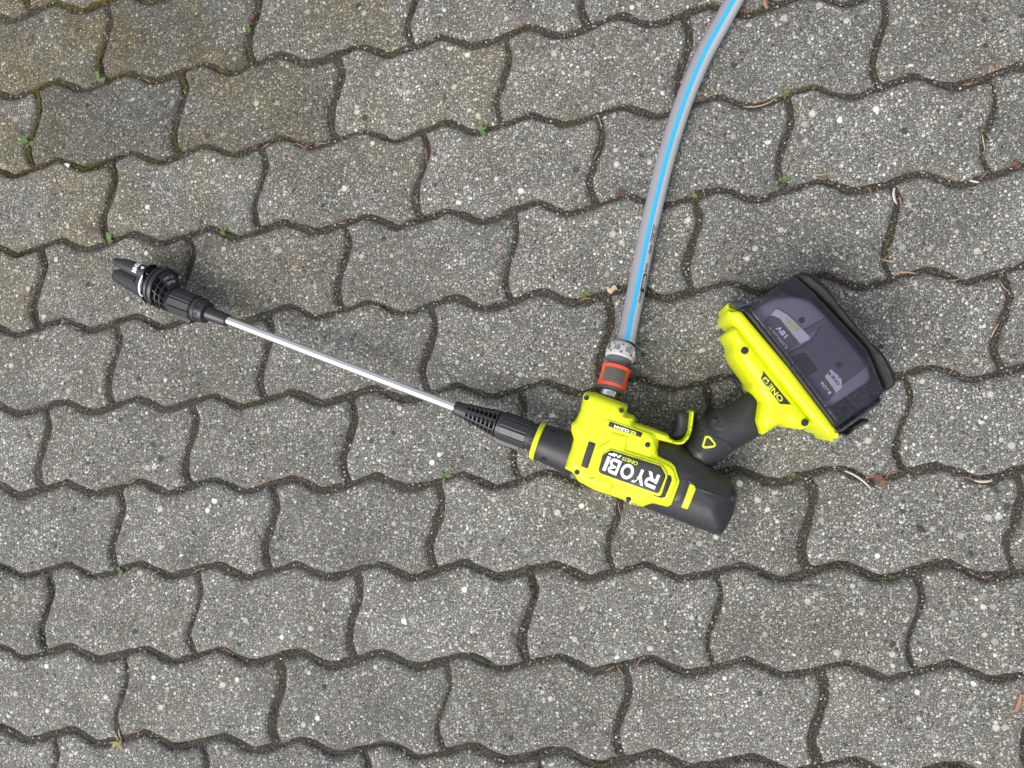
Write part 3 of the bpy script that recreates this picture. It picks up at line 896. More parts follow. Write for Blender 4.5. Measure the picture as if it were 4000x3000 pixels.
# head
head = turned('nozzle_head', HA, HB, [(hpx(x), hr(r, x)) for x, r in ((870, 120), (866, 292), (846, 300), (826, 298), (818, 280), (800, 266), (790, 284), (772, 288), (762, 276), (700, 252), (640, 232), (590, 205), (560, 150), (556, 60))], MAT['satin'], washer, 56)
for a in (-150, -110, -70, 62, 118, 160):
    arc_pad('head_tooth', HA, HB, hpx(868), hpx(815), hr(292, 850), hr(292, 850), a, a + 20, .0022, MAT['satin'], head, n=4)
J1A, J1B = at(F1, 770, 640, .046), at(F1, 258, 446, .046)
def jr(px, A, B, t): return pxr(px, A + (B - A) * t, F1)
turned('jet_tube', J1A, J1B, [(0, .012), (0.0, jr(112, J1A, J1B, 0)), (.42, jr(104, J1A, J1B, .4)), (.78, jr(86, J1A, J1B, .7)), (.80, jr(66, J1A, J1B, .8)), (.97, jr(62, J1A, J1B, 1)), (1.0, jr(54, J1A, J1B, 1)), (1.0, jr(30, J1A, J1B, 1)), (.9, jr(26, J1A, J1B, 1))], MAT['satin'], head, 36)
J2A, J2B = at(F1, 800, 860, .036), at(F1, 270, 640, .030)
turned('jet_tube', J2A, J2B, [(0, .016), (0.0, jr(190, J2A, J2B, 0)), (.3, jr(160, J2A, J2B, .3)), (.6, jr(132, J2A, J2B, .6)), (.90, jr(104, J2A, J2B, .9)), (.97, jr(92, J2A, J2B, 1)), (1.0, jr(74, J2A, J2B, 1)), (1.0, jr(40, J2A, J2B, 1)), (.9, jr(36, J2A, J2B, 1))], MAT['satin'], head, 40)
bar_on('jet_web', J2A, J2B, .3, .85, jr(120, J2A, J2B, .4), jr(92, J2A, J2B, .8), 20, .003, .004, MAT['satin'], head)
# white pointer and print on the head
def head_pt(x, ang, lift=.0006):
    r = np.interp(-x, [-770, -762, -700, -640, -590], [280, 276, 252, 232, 205])
    return on_turned(HA, HB, hpx(x), hr(r, x), ang, lift)
PT = [(-46, 742), (-40, 716), (-14, 704), (14, 706), (26, 726)]
V, Fc = [], []
n = 24
for k in range(n + 1):
    s = k / n * (len(PT) - 1); i = min(int(s), len(PT) - 2); f = s - i
    a = PT[i][0] + (PT[i + 1][0] - PT[i][0]) * f; x = PT[i][1] + (PT[i + 1][1] - PT[i][1]) * f
    for dx, lf in ((16, -.001), (13, .0011), (-13, .0011), (-16, -.001)):
        V.append(head_pt(x + dx, a, lf + .0012))
for k in range(n):
    for j in range(3):
        a = k * 4 + j; Fc.append((a, a + 1, a + 5, a + 4))
Fc += [(0, 1, 2, 3), (n * 4 + 3, n * 4 + 2, n * 4 + 1, n * 4)]
obj('pointer', V, Fc, MAT['white'], head, 40)
# print: RINSE and a drop on the head, limits on the shield
def tube_at(xy, zz):
    return at(F1, xy[0], xy[1], zz)
def jet_pt(t, ang, lift=.0009):
    return on_turned(J1A, J1B, t, jr(112 - 19 * t, J1A, J1B, t), ang, lift)
wrap_lettering('lettering', 'RINSE', lambda x, y: jet_pt(.24 + .12 * y, -22 + 84 * x), MAT['white'], head, .04)
V = [jet_pt(.13, 30)]
for k in range(14):
    a = k / 14 * 2 * math.pi
    V.append(jet_pt(.13 - .035 * math.cos(a), 30 + 11 * math.sin(a)))
V.append(jet_pt(.20, 42))
obj('drop_mark', V, [(0, k + 1, (k + 1) % 14 + 1) for k in range(14)] + [(7, 8, 15), (8, 9, 15)], MAT['white'], head)
for txt, s_a, s_b in (('60°C MAX', .58, .44), ('4.0MPa MAX', .34, .20)):
    wrap_lettering('lettering', txt, lambda x, y, s_a=s_a, s_b=s_b: cone(s_b + (s_a - s_b) * (1 - y), 84 - 42 * x, .0011), MAT['lightgrey'], sh_o, .02)

# --- battery mount: boot, flange, clear cover
ZB = .042
boot = slab(F4, [(612, 622), (652, 584), (690, 572), (740, 610), (1000, 930), (1335, 1372), (1318, 1394), (1240, 1430), (1122, 1412), (1094, 1386), (1048, 1386), (908, 1474),
                 (862, 1350), (886, 1190), (818, 1092), (816, 1042), (790, 1000), (712, 892), (690, 862), (662, 802), (652, 712), (614, 652)],
            ZM + .034, ZB - .002, [(0, 24), (.8, 28), (2, 31), (4, 33.5), (7, 35.3), (11, 36)], 20)
b_o = boot.build('battery_boot', MAT['yellow'], washer, smooth=26)
for x, y in ((748, 778), (1240, 1365)):
    screw(F4, x, y, ZB + .03, boot, 29, b_o, name='painted_screw_hole', deep=True)
tri, tri_o = panel('name_badge', F4, [(906, 944), (1136, 1218), (1044, 1216), (884, 1006)], ZB + .034, boot, .4, .5, MAT['black'], b_o, r=6, step=.003)
lettering('lettering', 'ONE', F4, (1076, 1174), (968, 1044), 44, ZB + .034, tri, MAT['lime_print'], tri_o, bold=.02)
pm, _ = panel('plus_mark', F4, [(958, 1022), (922, 990), (896, 1012), (936, 1054)], ZB + .034, tri, .2, .2, MAT['lime_print'], tri_o, r=5)
lettering('lettering', '+', F4, (950, 1030), (916, 1000), 30, ZB + .034, pm, MAT['ink'], tri_o, bold=.05)

flange = slab(F4, [(612, 440), (650, 446), (690, 440), (738, 452), (1120, 902), (1500, 1402), (1530, 1452), (1498, 1470), (1440, 1478), (1330, 1372), (1000, 960), (690, 566), (618, 492)],
              ZB + .040, ZB, [(0, 34), (.6, 37), (1.6, 38.6), (3, 39.4), (5, 39.6)], 12)
f_o = flange.build('cover_flange', MAT['yellow'], washer, smooth=26)
ear = slab(F4, [(603, 402), (618, 382), (640, 376), (700, 440), (690, 500), (640, 500), (616, 490)], ZB + .03, ZB, [(0, 26), (.6, 30), (1.6, 32), (3, 33)], 10)
ear.build('flange_ear', MAT['yellow'], f_o)
latch = slab(F4, [(1490, 1408), (1532, 1446), (1556, 1484), (1544, 1512), (1510, 1532), (1492, 1516), (1480, 1490), (1458, 1474)], ZB + .036, ZB, [(0, 30), (.6, 33), (1.6, 35), (3, 35.6)], 8)
l_o = latch.build('latch', MAT['yellow'], washer)
LP, LQ = at(F4, 1486, 1512, ZB + .034), at(F4, 1552, 1470, ZB + .034)
turned('latch_wire', LP, LQ, [(0, .0016), (1, .0016)], MAT['chrome'], l_o, 16)

# cover: hollow smoked box, its rim against the flange
cov_out = [(742, 440), (800, 402), (1148, 166), (1180, 158), (1330, 290), (1500, 470), (1770, 760), (1910, 1100), (1904, 1128), (1510, 1408), (1478, 1396), (1120, 930)]
cover = slab(F4, cov_out, ZB + .038, ZB, [(0, 34), (.8, 37.5), (2.2, 39.6), (4, 40.6), (7, 41), (40, 41.3)], 22)
def open_shell(s, name, mat, parent, drop):
    """upper skin of a slab with walls down to the stones and a lower skin: one closed clear box"""
    return s.build(name, mat, parent, bottom=None, step=.0022, smooth=40)
c_o = open_shell(cover, 'clear_cover', MAT['smoke'], washer, .004)
side = slab(F4, [(1516, 1412), (1898, 1140), (1916, 1190), (1906, 1214), (1590, 1442), (1545, 1448)], ZB + .020, ZB, [(0, 6), (.8, 10), (3, 14), (8, 18)], 14)
side.build('cover_lip', MAT['smoke'], c_o, bottom=None)
lugp = slab(F4, [(622, 402), (640, 374), (668, 362), (826, 366), (770, 420), (716, 440), (660, 436), (630, 424)], ZB + .036, ZB, [(0, 37), (.6, 39.5), (1.6, 40.8), (4, 41.4)], 14)
lugp.build('hinge_lug', MAT['smoke'], c_o, bottom=.06)
hp = at(F4, 656, 399, ZB + .037)
turned('hinge_pin', Vector((hp.x, hp.y, .01)), Vector((hp.x, hp.y, ZB + .0436)), [(0, .0016), (.98, .0016), (1, .0012)], MAT['chrome'], c_o, 20)
turned('hinge_eye', Vector((hp.x, hp.y, .01)), Vector((hp.x, hp.y, ZB + .0426)), [(0, .0045), (.97, .0045), (1, .0040)], MAT['satin'], c_o, 28)
sd = slab(F4, strip([(760, 440), (1132, 904), (1500, 1394)], 22), ZB + .038, ZB, [(0, 40), (.5, 42), (1.5, 42.6)], 4)
sd.build('cover_seal', MAT['deep'], c_o)
# black rubber end cap
cap = slab(F4, [(1146, 164), (1176, 142), (1238, 122), (1292, 128), (1424, 232), (1470, 286), (1524, 372), (1800, 702), (1902, 792), (1992, 950), (2012, 1004), (2004, 1062), (1926, 1116),
                (1904, 1098), (1872, 1010), (1770, 778), (1742, 740), (1500, 478), (1470, 430), (1340, 310)], ZB + .034, ZB, [(0, 28), (.8, 32), (2, 35), (4.5, 38), (8, 39.6), (13, 41.6)], 16)
e_o = cap.build('end_cap', MAT['rubber'], washer, smooth=26)
panel('cap_ridge', F4, [(1180, 176), (1240, 158), (1290, 170), (1440, 300), (1530, 420), (1800, 740), (1890, 820), (1960, 960), (1970, 1020), (1930, 1060), (1900, 1020), (1860, 900), (1760, 750), (1520, 470), (1460, 390), (1340, 280)],
      ZB + .038, cap, .8, 1.2, MAT['rubber'], e_o, r=20, step=.004)
foot = slab(F4, [(1540, 1452), (1598, 1440), (1640, 1400), (1762, 1330), (1774, 1344), (1764, 1368), (1640, 1440), (1610, 1480), (1570, 1484)], ZM - .01, .020, [(0, 6), (.6, 9), (2, 11)], 10)
ft_o = foot.build('catch', MAT['satin'], washer, bottom=.004)
cp = at(F4, 1590, 1456, .032)
turned('catch_pin', Vector((cp.x, cp.y, .02)), Vector((cp.x, cp.y, .0335)), [(0, .0015), (.95, .0015), (1, .001)], MAT['chrome'], ft_o, 16)

# ------------------------------------------------------------------ battery pack inside the cover
ZP = .060
bat = empty('battery_pack', at(F4, 1300, 760, .006))
tag(bat, 'charcoal battery pack with silver labels inside the smoked clear cover', 'battery')
core = slab(F4, [(790, 470), (880, 388), (1010, 330), (1180, 318), (1310, 352), (1440, 480), (1560, 620), (1780, 862), (1812, 990), (1790, 1034), (1484, 1236), (1404, 1230)], ZP + .008, .040, [(0, 18), (.8, 22), (2, 24.6), (3.4, 26), (5, 26.5)], 30)
k_o = core.build('casing', MAT['battery'], bat)
tow = slab(F4, [(1100, 800), (1300, 690), (1430, 498), (1452, 500), (1600, 660), (1770, 900), (1560, 1060), (1450, 1190), (1400, 1180)], ZP + .010, 0, [(0, .5), (.8, 1.6), (2, 2.2)], 18, core)
tow.build('raised_top', MAT['battery_dark'], k_o, bottom='skin', step=.004)
panel('dark_inset', F4, [(1132, 820), (1250, 784), (1370, 940), (1240, 1000)], ZP + .010, core, 2.6, .8, MAT['deep'], k_o, r=16)
panel('light_band', F4, [(1210, 620), (1430, 500), (1444, 530), (1440, 560), (1250, 660)], ZP + .012, core, 2.6, .5, MAT['midgrey'], k_o, r=6)
dk, _ = panel('label_field', F4, [(962, 484), (1000, 486), (1040, 512), (1214, 722), (1080, 792), (906, 556)], ZP + .010, core, 2.8, .4, MAT['battery_dark'], k_o, r=14, step=.0022)
fo, fo_o = panel('foil_label', F4, [(1020, 430), (1100, 470), (1122, 490), (1296, 662), (1296, 676), (1216, 724), (1042, 510), (962, 482)], ZP + .010, core, 2.9, .4, MAT['foil'], k_o, r=12, step=.0022)
panel('lime_line', F4, strip([(966, 482), (1006, 490), (1044, 512), (1214, 722)], 4.5), ZP + .010, core, 3.1, .3, MAT['lime_print'], k_o, r=2)
def lb_(t, p0, p1, h, s, mat, par, **kw): return lettering('lettering', t, F4, p0, p1, h, ZP + .010, s, mat, par, **kw)
lb_('6.0', (1206, 600), (1122, 520), 40, fo, MAT['lime_print'], fo_o, bold=.05)
lb_('Ah', (1122, 522), (1098, 494), 22, fo, MAT['lime_print'], fo_o, bold=.03)
lb_('18V', (1112, 650), (1036, 566), 42, dk, MAT['white'], k_o, bold=.03)
lb_('iLithium', (1112, 752), (994, 606), 28, dk, MAT['white'], k_o, bold=.015)
lb_('+', (988, 600), (962, 572), 26, dk, MAT['lime_print'], k_o, bold=.04)
fo2, fo2_o = panel('foil_label', F4, [(1472, 920), (1556, 1002), (1566, 1078), (1506, 1126), (1492, 1094), (1414, 986)], ZP + .012, core, 3.2, .4, MAT['foil'], k_o, r=10, step=.0022)
panel('lime_line', F4, strip([(1416, 984), (1494, 1090), (1504, 1124)], 4.5), ZP + .012, core, 3.4, .3, MAT['lime_print'], k_o, r=2)
dk2, dk2_o = panel('label_field', F4, [(1410, 986), (1490, 1094), (1500, 1128), (1460, 1150), (1370, 1030)], ZP + .012, core, 3.1, .4, MAT['battery_dark'], k_o, r=10)
lb_('ONE', (1538, 1046), (1478, 974), 26, fo2, MAT['ink'], fo2_o, bold=.03)
pk, _ = panel('plus_mark', F4, [(1470, 966), (1452, 950), (1440, 964), (1458, 980)], ZP + .012, fo2, .2, .2, MAT['ink'], fo2_o, r=3)
lb_('RYOBI', (1468, 1118), (1384, 1024), 28, dk2, MAT['white'], dk2_o, bold=.03)
for x, y in ((1228, 524), (1530, 892)):
    screw(F4, x, y, ZP + .01, core if x < 1400 else tow, 22, k_o, deep=False)

# ------------------------------------------------------------------ hose connector
conn = empty('hose_connector', at(F5, 690, 1090, .012))
tag(conn, 'orange and grey quick hose connector clicked onto the yellow inlet', 'hose connector')
QA, QB = at(F5, 600, 1420, ZM), at(F5, 870, 470, .026)
Qt = lambda y: (1420 - y) / 950.0
def qr(px, y): return pxr(px, QA + (QB - QA) * Qt(y), F5)
turned('chrome_nipple', QA, QB, [(Qt(y), qr(r, y)) for y, r in ((1480, 165), (1360, 165), (1350, 170), (1330, 172), (1300, 150))], MAT['chrome'], conn, 40)
nl = arc_pad('sticker', QA, QB, Qt(1420), Qt(1352), qr(166, 1420), qr(166, 1352), -18, 34, .0002, MAT['white'], conn, n=8, sink=.0001)
slv2 = turned('grey_skirt', QA, QB, [(Qt(y), qr(r, y)) for y, r in ((1335, 180), (1330, 240), (1318, 252), (1270, 256), (1262, 250), (960, 245), (955, 200))], MAT['pad'], conn, 48)
osl = turned('orange_sleeve', QA, QB, [(Qt(y), qr(r, y)) for y, r in ((1270, 246), (1268, 262), (1255, 268), (1180, 266), (1060, 256), (960, 262), (905, 274), (890, 272), (886, 240), (888, 200))], MAT['orange'], conn, 56)
for a0, a1 in ((-52, 50), (128, 230)):
    pad_o = arc_pad('thumb_pad', QA, QB, Qt(1216), Qt(955), qr(262, 1216), qr(258, 955), a0, a1, .0011, MAT['pad'], conn, n=16, round_=.10)
    for k in range(4):
        y = 1165 - k * 45
        arc_pad('pad_ridge', QA, QB, Qt(y + 9), Qt(y - 9), qr(262, y), qr(260, y), a0 + 16, a1 - 16, .0016, MAT['pad'], pad_o, n=14, round_=.3)
turned('grey_core', QA, QB, [(Qt(y), qr(r, y)) for y, r in ((900, 190), (820, 196), (780, 200), (770, 236), (745, 240), (735, 232), (720, 222))], MAT['midgrey'], conn, 40)
nut = turned('clamp_nut', QA, QB, [(Qt(y), qr(r, y)) for y, r in ((722, 200), (722, 262), (705, 270), (680, 270), (560, 248), (480, 215), (446, 190), (440, 176), (440, 130))], MAT['lightgrey'], conn, 48)
for k in range(8):
    a = -168 + k * 45
    arc_pad('nut_pad', QA, QB, Qt(660), Qt(480), qr(266, 660), qr(216, 480), a, a + 24, .0010, MAT['lightgrey'], nut, n=5, round_=.1)
    for j in range(6):
        bar_on('nut_ridge', QA, QB, Qt(640), Qt(560), qr(263, 640), qr(249, 560), a + 3 + j * 3.6, .0003, .0017, MAT['pad' if j % 2 else 'lightgrey'], nut, bev=.0001)
    bar_on('nut_groove', QA, QB, Qt(680), Qt(500), qr(267, 680), qr(222, 500), a + 34, .0010, .0003, MAT['pad'], nut, bev=.0001)

# ------------------------------------------------------------------ garden hose
hp_px = [(2444, 1345, .0245), (2452, 1300, .0205), (2472, 1200, .0150), (2496, 1080, .0112), (2524, 940, .0098), (2556, 800, .0095), (2596, 640, .0096), (2640, 490, .0095), (2690, 350, .0095), (2752, 210, .0096),
         (2818, 90, .0095), (2868, 0, .0095), (2925, -105, .0095), (2990, -215, .0095)]
hpt = [unp(x, y, z) for x, y, z in hp_px]
def catmull(P, n):
    out = []
    for i in range(len(P) - 1):
        p0, p1, p2, p3 = P[max(i - 1, 0)], P[i], P[i + 1], P[min(i + 2, len(P) - 1)]
        for k in range(n):
            t = k / n
            out.append(.5 * ((2 * p1) + (p2 - p0) * t + (2 * p0 - 5 * p1 + 4 * p2 - p3) * t * t + (3 * p1 - p0 - 3 * p2 + p3) * t ** 3))
    return out + [P[-1]]
HP = catmull(hpt, 10)
HR = .0092
cum = [0]
for a, b in zip(HP, HP[1:]): cum.append(cum[-1] + (b - a).length)
def hose_frame(s):
    i = int(np.clip(np.searchsorted(cum, s) - 1, 0, len(HP) - 2))
    t = (HP[i + 1] - HP[i]).normalized()
    f = (s - cum[i]) / (cum[i + 1] - cum[i])
    side = t.cross(Vector((0, 0, 1))).normalized()
    return HP[i].lerp(HP[i + 1], f), t, side, side.cross(t)
def hose_pt(s, ang, r=HR):
    c, t, sd_, up = hose_frame(s)
    a = math.radians(ang)
    return c + (up * math.cos(a) + sd_ * math.sin(a)) * r
def hose_sector(name, a0, a1, n, mat, parent, r=HR):
    S = np.linspace(0, cum[-1], 150)
    V = [hose_pt(s, a0 + (a1 - a0) * k / n, r) for s in S for k in range(n + 1)]
    Fc = [(i * (n + 1) + k, i * (n + 1) + k + 1, (i + 1) * (n + 1) + k + 1, (i + 1) * (n + 1) + k) for i in range(len(S) - 1) for k in range(n)]
    o = obj(name, V, Fc, mat, parent, 60)
    uv = o.data.uv_layers.new(name='UVMap')
    for lp in o.data.loops:
        i, k = divmod(lp.vertex_index, n + 1)
        uv.data[lp.index].uv = (S[i], math.radians(a0 + (a1 - a0) * k / n))
    return o
hose = empty('garden_hose', hpt[6] * 1.0)
tag(hose, 'grey garden hose with a bright blue stripe running up from the connector', 'hose')
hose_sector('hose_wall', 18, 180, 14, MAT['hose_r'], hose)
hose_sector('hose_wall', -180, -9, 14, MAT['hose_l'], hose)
hose_sector('blue_stripe', -9.2, 18.2, 4, MAT['blue'], hose, HR + .00008)
def hose_print(text, s0, s1, ang0, hgt, bold=.01, mat='ink', r=HR + .00025):
    wrap_lettering('lettering', text, lambda x, y: hose_pt(s0 + (s1 - s0) * x, ang0 - math.degrees(hgt * y / HR), r), MAT[mat], hose, bold)
sof = lambda y: float(np.interp(y, [p[1] for p in hp_px][::-1], [cum[i * 10] for i in range(len(hp_px))][::-1]))
hose_print('Original', sof(1188), sof(1148), 50, .0042)
hose_sector_ = None
V = []
s0, s1 = sof(1146), sof(1072)
nb = 16
V = [hose_pt(s0 + (s1 - s0) * i / nb, a, HR + .00018) for i in range(nb + 1) for a in ((58, 42, 26) if 0 < i < nb else (50, 42, 34))]
Fc = [(i * 3 + k, i * 3 + k + 1, i * 3 + k + 4, i * 3 + k + 3) for i in range(nb) for k in range(2)]
obj('print_field', V, Fc, MAT['ink'], hose, 60)
hose_print('GARDENA', sof(1130), sof(1078), 52, .0034, .03, 'lightgrey', HR + .0004)
hose_print('System', sof(1068), sof(1032), 50, .0042)
hose_print('classic', sof(994), sof(958), 50, .0040)
hose_print('13 mm  1/2"', sof(946), sof(886), 50, .0040)
for a in (58, 28):
    V = [hose_pt(sof(950) + (sof(882) - sof(950)) * i / 10, a + d, HR + .0002) for i in range(11) for d in (-2, 2)]
    obj('print_line', V, [(i * 2, i * 2 + 1, i * 2 + 3, i * 2 + 2) for i in range(10)], MAT['ink'], hose)

# ------------------------------------------------------------------ what lies in the joints
nrs = np.random.RandomState(11)
def joint_point(kind, k, s, off):
    """a point on a joint: bed joint k at u=s, or cross joint (row, u) at v=s"""
    if kind == 'h':
        u, v = s, k + float(hz(s))
        return u, v + off / (ASP * W)
    row, u0 = k
    x = float(vx(s))
    return u0 + x + off / W, row + s + float(hz(u0 + x))
JOINTS = [('h', k, -.4, 6.1) for k in range(0, 10)]
for j in range(-1, 10):
    o_ = .5 if j % 2 == 0 else 0.0
    for i in range(-1, 7):
        if -.4 < i + o_ < 6.0: JOINTS.append(('v', (j, i + o_), 0.02, .98))
JL = np.array([(b - a) * (W if kd == 'h' else ASP * W) for kd, _, a, b in JOINTS]); JP = JL / JL.sum()

def scatter_mesh(name, V, F, tint, mat, label, smooth=None):
    me = bpy.data.meshes.new(name)
    me.from_pydata(V.tolist(), [], F.tolist()); me.update()
    at_ = me.attributes.new('tint', 'FLOAT_COLOR', 'POINT')
    at_.data.foreach_set('color', np.column_stack([tint, np.ones(len(tint))]).ravel())
    o = mobj(name, me, mat)
    return tag(o, label, None, None, 'stuff')

# sand and grit
n_g = 15000
OC = np.array([(1, 0, 0), (-1, 0, 0), (0, 1, 0), (0, -1, 0), (0, 0, 1), (0, 0, -1)], float)
OF = np.array([(0, 2, 4), (2, 1, 4), (1, 3, 4), (3, 0, 4), (2, 0, 5), (1, 2, 5), (3, 1, 5), (0, 3, 5)])
pal = np.array([(.55, .54, .50), (.38, .37, .34), (.22, .21, .19), (.12, .11, .095), (.06, .052, .043), (.045, .036, .028), (.30, .25, .19), (.13, .085, .05), (.70, .69, .66)])
pp = np.array([.07, .11, .17, .18, .18, .14, .07, .05, .03])
js = nrs.choice(len(JOINTS), n_g, p=JP)
C_, R_, T_ = [], [], []
for i in range(n_g):
    kd, k, a, b = JOINTS[js[i]]
    u, v = joint_point(kd, k, nrs.uniform(a, b), nrs.normal(0, .0022))
    r = .00035 + .0009 * nrs.rand() ** 2.2
    C_.append(lat(u, v, -.0032 + nrs.rand() * .0008)); R_.append(r)
C_ = np.array(C_); R_ = np.array(R_)
jit = nrs.uniform(.6, 1.35, (n_g, 6, 3))
ang = nrs.rand(n_g) * 6.28
P_ = OC[None] * jit * R_[:, None, None]
ca, sa = np.cos(ang)[:, None], np.sin(ang)[:, None]
P_ = np.stack([P_[..., 0] * ca - P_[..., 1] * sa, P_[..., 0] * sa + P_[..., 1] * ca, P_[..., 2]], -1) + C_[:, None]
F_ = (OF[None] + (np.arange(n_g) * 6)[:, None, None]).reshape(-1, 3)
tint = np.repeat(pal[nrs.choice(len(pal), n_g, p=pp / pp.sum())] * nrs.uniform(.8, 1.2, (n_g, 1)), 6, 0)
scatter_mesh('grit', P_.reshape(-1, 3), F_, tint, MAT['grit'], 'loose sand and grit lying in the joints between the stones')

# moss cushions
cen, colr, hh = [], [], []
segs = 0
tries = 0
while segs < 170 and tries < 6000:
    tries += 1
    kd, k, a, b = JOINTS[nrs.choice(len(JOINTS), p=JP)]
    s = nrs.uniform(a, b); u, v = joint_point(kd, k, s, 0)
    w = math.exp(-(max(u, 0) / 1.9) ** 2 - (max(v, 0) / 2.9) ** 2) + .10 * math.exp(-(v / 6) ** 2) + .02
    if nrs.rand() > w * 1.1: continue
    segs += 1
    rich = math.exp(-(max(u, 0) / 1.6) ** 2 - (max(v, 0) / 2.4) ** 2)
    L = nrs.uniform(.004, .014 + .022 * rich); wd = nrs.uniform(.0011, .0020 + .0018 * rich)
    g = nrs.rand() * .6 + .6 * rich
    c0_ = np.array([.050, .034, .016]) * (1 - min(1, g)) + np.array([.145, .120, .016]) * min(1, g)
    if nrs.rand() < .18: c0_ = np.array([.075, .095, .018])
    if rich > .75 and nrs.rand() < .5: c0_ = np.array([.20, .135, .020])
    m_ = int(L * wd * 2 * 1.5e6)
    hb = nrs.uniform(.0004, .0012)
    for _ in range(m_):
        t = nrs.uniform(-1, 1)
        ss = s + t * L / (W if kd == 'h' else ASP * W)
        if ss < a or ss > b: continue
        off = nrs.normal(0, wd * .6) * math.sqrt(max(.05, 1 - t * t))
        uu, vv = joint_point(kd, k, ss, off)
        cen.append(lat(uu, vv, -.0030 + hb * (1 - t * t) - abs(off) * .2)); colr.append(c0_ * nrs.uniform(.5, 1.5)); hh.append(nrs.uniform(.0008, .0017))
cen = np.array(cen); colr = np.array(colr); hh = np.array(hh); n_m = len(cen)
K = 4                                                        # four slim leaves make one shoot
ph = nrs.rand(n_m, K) * 6.28; ln = hh[:, None] * nrs.uniform(.7, 1.2, (n_m, K)); lean = nrs.uniform(.35, 1.0, (n_m, K))
d = np.stack([np.cos(ph) * lean, np.sin(ph) * lean, np.full_like(ph, .8)], -1)
sd = np.stack([-np.sin(ph), np.cos(ph), np.zeros_like(ph)], -1) * .00035
base = cen[:, None, :] + np.zeros((n_m, K, 1))
tri3 = np.stack([base - sd, base + sd, base + d * ln[..., None]], 2).reshape(-1, 3)
tt = np.repeat(colr, K * 3, 0).reshape(-1, 3, 3); tt[:, 2] *= 1.35
scatter_mesh('moss', tri3, np.arange(len(tri3)).reshape(-1, 3), tt.reshape(-1, 3), MAT['moss'], 'olive and rusty moss growing along the joints')

FQ1, FQ2, FQ3, FQ4 = (0, 0, 1.106), (2000, 0, 1.106), (0, 1500, .6345), (2000, 1500, .6345)

# conifer needles and twigs
def needle(F, x, y, ang, length, mat='needle', name='conifer_needle', label=None, group='fallen conifer needles', wid=.00062, z=.0010, cat='needle'):
    a = math.radians(ang)
    p, q = at(F, x - math.cos(a) * length / 2, y - math.sin(a) * length / 2, z), at(F, x + math.cos(a) * length / 2, y + math.sin(a) * length / 2, z + .0004)
    ax = (q - p).normalized(); sdv = ax.cross(Vector((0, 0, 1))).normalized()
    bow = sdv * rnd.uniform(-.12, .12) * (q - p).length
    V, Fc = [], []
    m = 6
    for i in range(m + 1):
        t = i / m
        c = p.lerp(q, t) + bow * (4 * t * (1 - t))
        w = wid * (.35 + .65 * math.sin(math.pi * min(.96, max(.1, t))) ** .5)
        V += [c + sdv * w, c + Vector((0, 0, w * .8)), c - sdv * w, c - Vector((0, 0, w * .6))]
    for i in range(m):
        Fc += [(i * 4 + k, i * 4 + (k + 1) % 4, i * 4 + 4 + (k + 1) % 4, i * 4 + 4 + k) for k in range(4)]
    Fc += [(3, 2, 1, 0), (m * 4, m * 4 + 1, m * 4 + 2, m * 4 + 3)]
    if label is None:
        X, Y = F[0] + x / F[2], F[1] + y / F[2]; am = abs((ang + 90) % 180 - 90)
        label = '%s %s reddish brown conifer needle in the %s %s of the paving' % ('short' if length / F[2] < 34 else 'longer', 'level' if am < 22 else 'upright' if am > 62 else 'slanting',
                ['top', 'upper', 'middle', 'lower', 'bottom'][min(4, int(Y / 600))], ['far left', 'left', 'left centre', 'right centre', 'right', 'far right'][min(5, int(X / 667))])
    return tag(obj(name, V, Fc, MAT[mat], None, 60), label, cat, group)
N1 = [(628, 318, 80, 34), (638, 350, 30, 25), (186, 686, -25, 40), (890, 608, -30, 28), (1245, 578, 25, 50), (1300, 632, 30, 45), (1150, 628, -35, 35), (1390, 622, -10, 45), (1462, 565, 50, 50),
      (1838, 668, 85, 50), (1795, 865, 70, 40), (880, 990, -60, 44), (840, 985, -5, 30), (940, 912, 70, 20), (1258, 950, 50, 34), (1478, 962, -5, 35), (1502, 1048, 60, 40), (1625, 1322, 15, 40), (1770, 1325, -15, 30),
      (500, 1362, -15, 66), (275, 1378, 50, 40), (325, 1412, 25, 45), (820, 1080, 75, 50), (125, 1260, -70, 40), (250, 1325, -80, 25), (180, 1170, -80, 35), (1105, 1600, 70, 40), (1138, 1528, -55, 40), (1832, 1500, 40, 25), (960, 292, 25, 25), (155, 8, -22, 50)]
N2 = [(30, 92, -15, 50), (735, 262, -65, 25), (1558, 195, 75, 36), (1555, 370, -35, 34), (2005, 310, -10, 40), (1970, 360, -10, 45), (840, 398, -8, 50), (1180, 380, -30, 30), (375, 528, 70, 60), (365, 670, -60, 40),
      (222, 888, 30, 48), (1340, 769, 6, 42), (1545, 820, 60, 25), (1910, 765, 30, 40), (2035, 755, -45, 50), (1675, 872, 85, 48), (1612, 1115, -45, 25), (1910, 1208, -8, 40),
      (2130, 1240, 50, 60), (315, 1295, -12, 52), (345, 1578, 60, 34), (1900, 1608, -50, 40), (2100, 290, -70, 30), (1840, 725, 14, 36)]
N3 = [(318, 243, -8, 34), (650, 242, -10, 25), (740, 230, 50, 20), (490, 462, -30, 20), (565, 660, 30, 22), (335, 862, -10, 25), (75, 690, -15, 20)]
N4 = [(800, 172, 30, 34), (895, 230, -20, 46), (930, 235, -65, 56), (1130, 237, 15, 40), (268, 310, 75, 34), (240, 705, -25, 25), (268, 710, 55, 30), (488, 577, -55, 25), (470, 700, 0, 20), (315, 690, -60, 26), (1180, 478, -20, 24)]
STRAW = ['long pale straw stalk in the joint just right of the upper hose', 'short pale straw stalk beside the green rosette right of the hose',
         'short pale stalk in the cross joint above the battery cover', 'pale level stalk in the joint right of the battery cover',
         'slanting thin pale stalk in the cross joint near the right edge', 'upright pale stalk in the upper cross joint near the right edge']
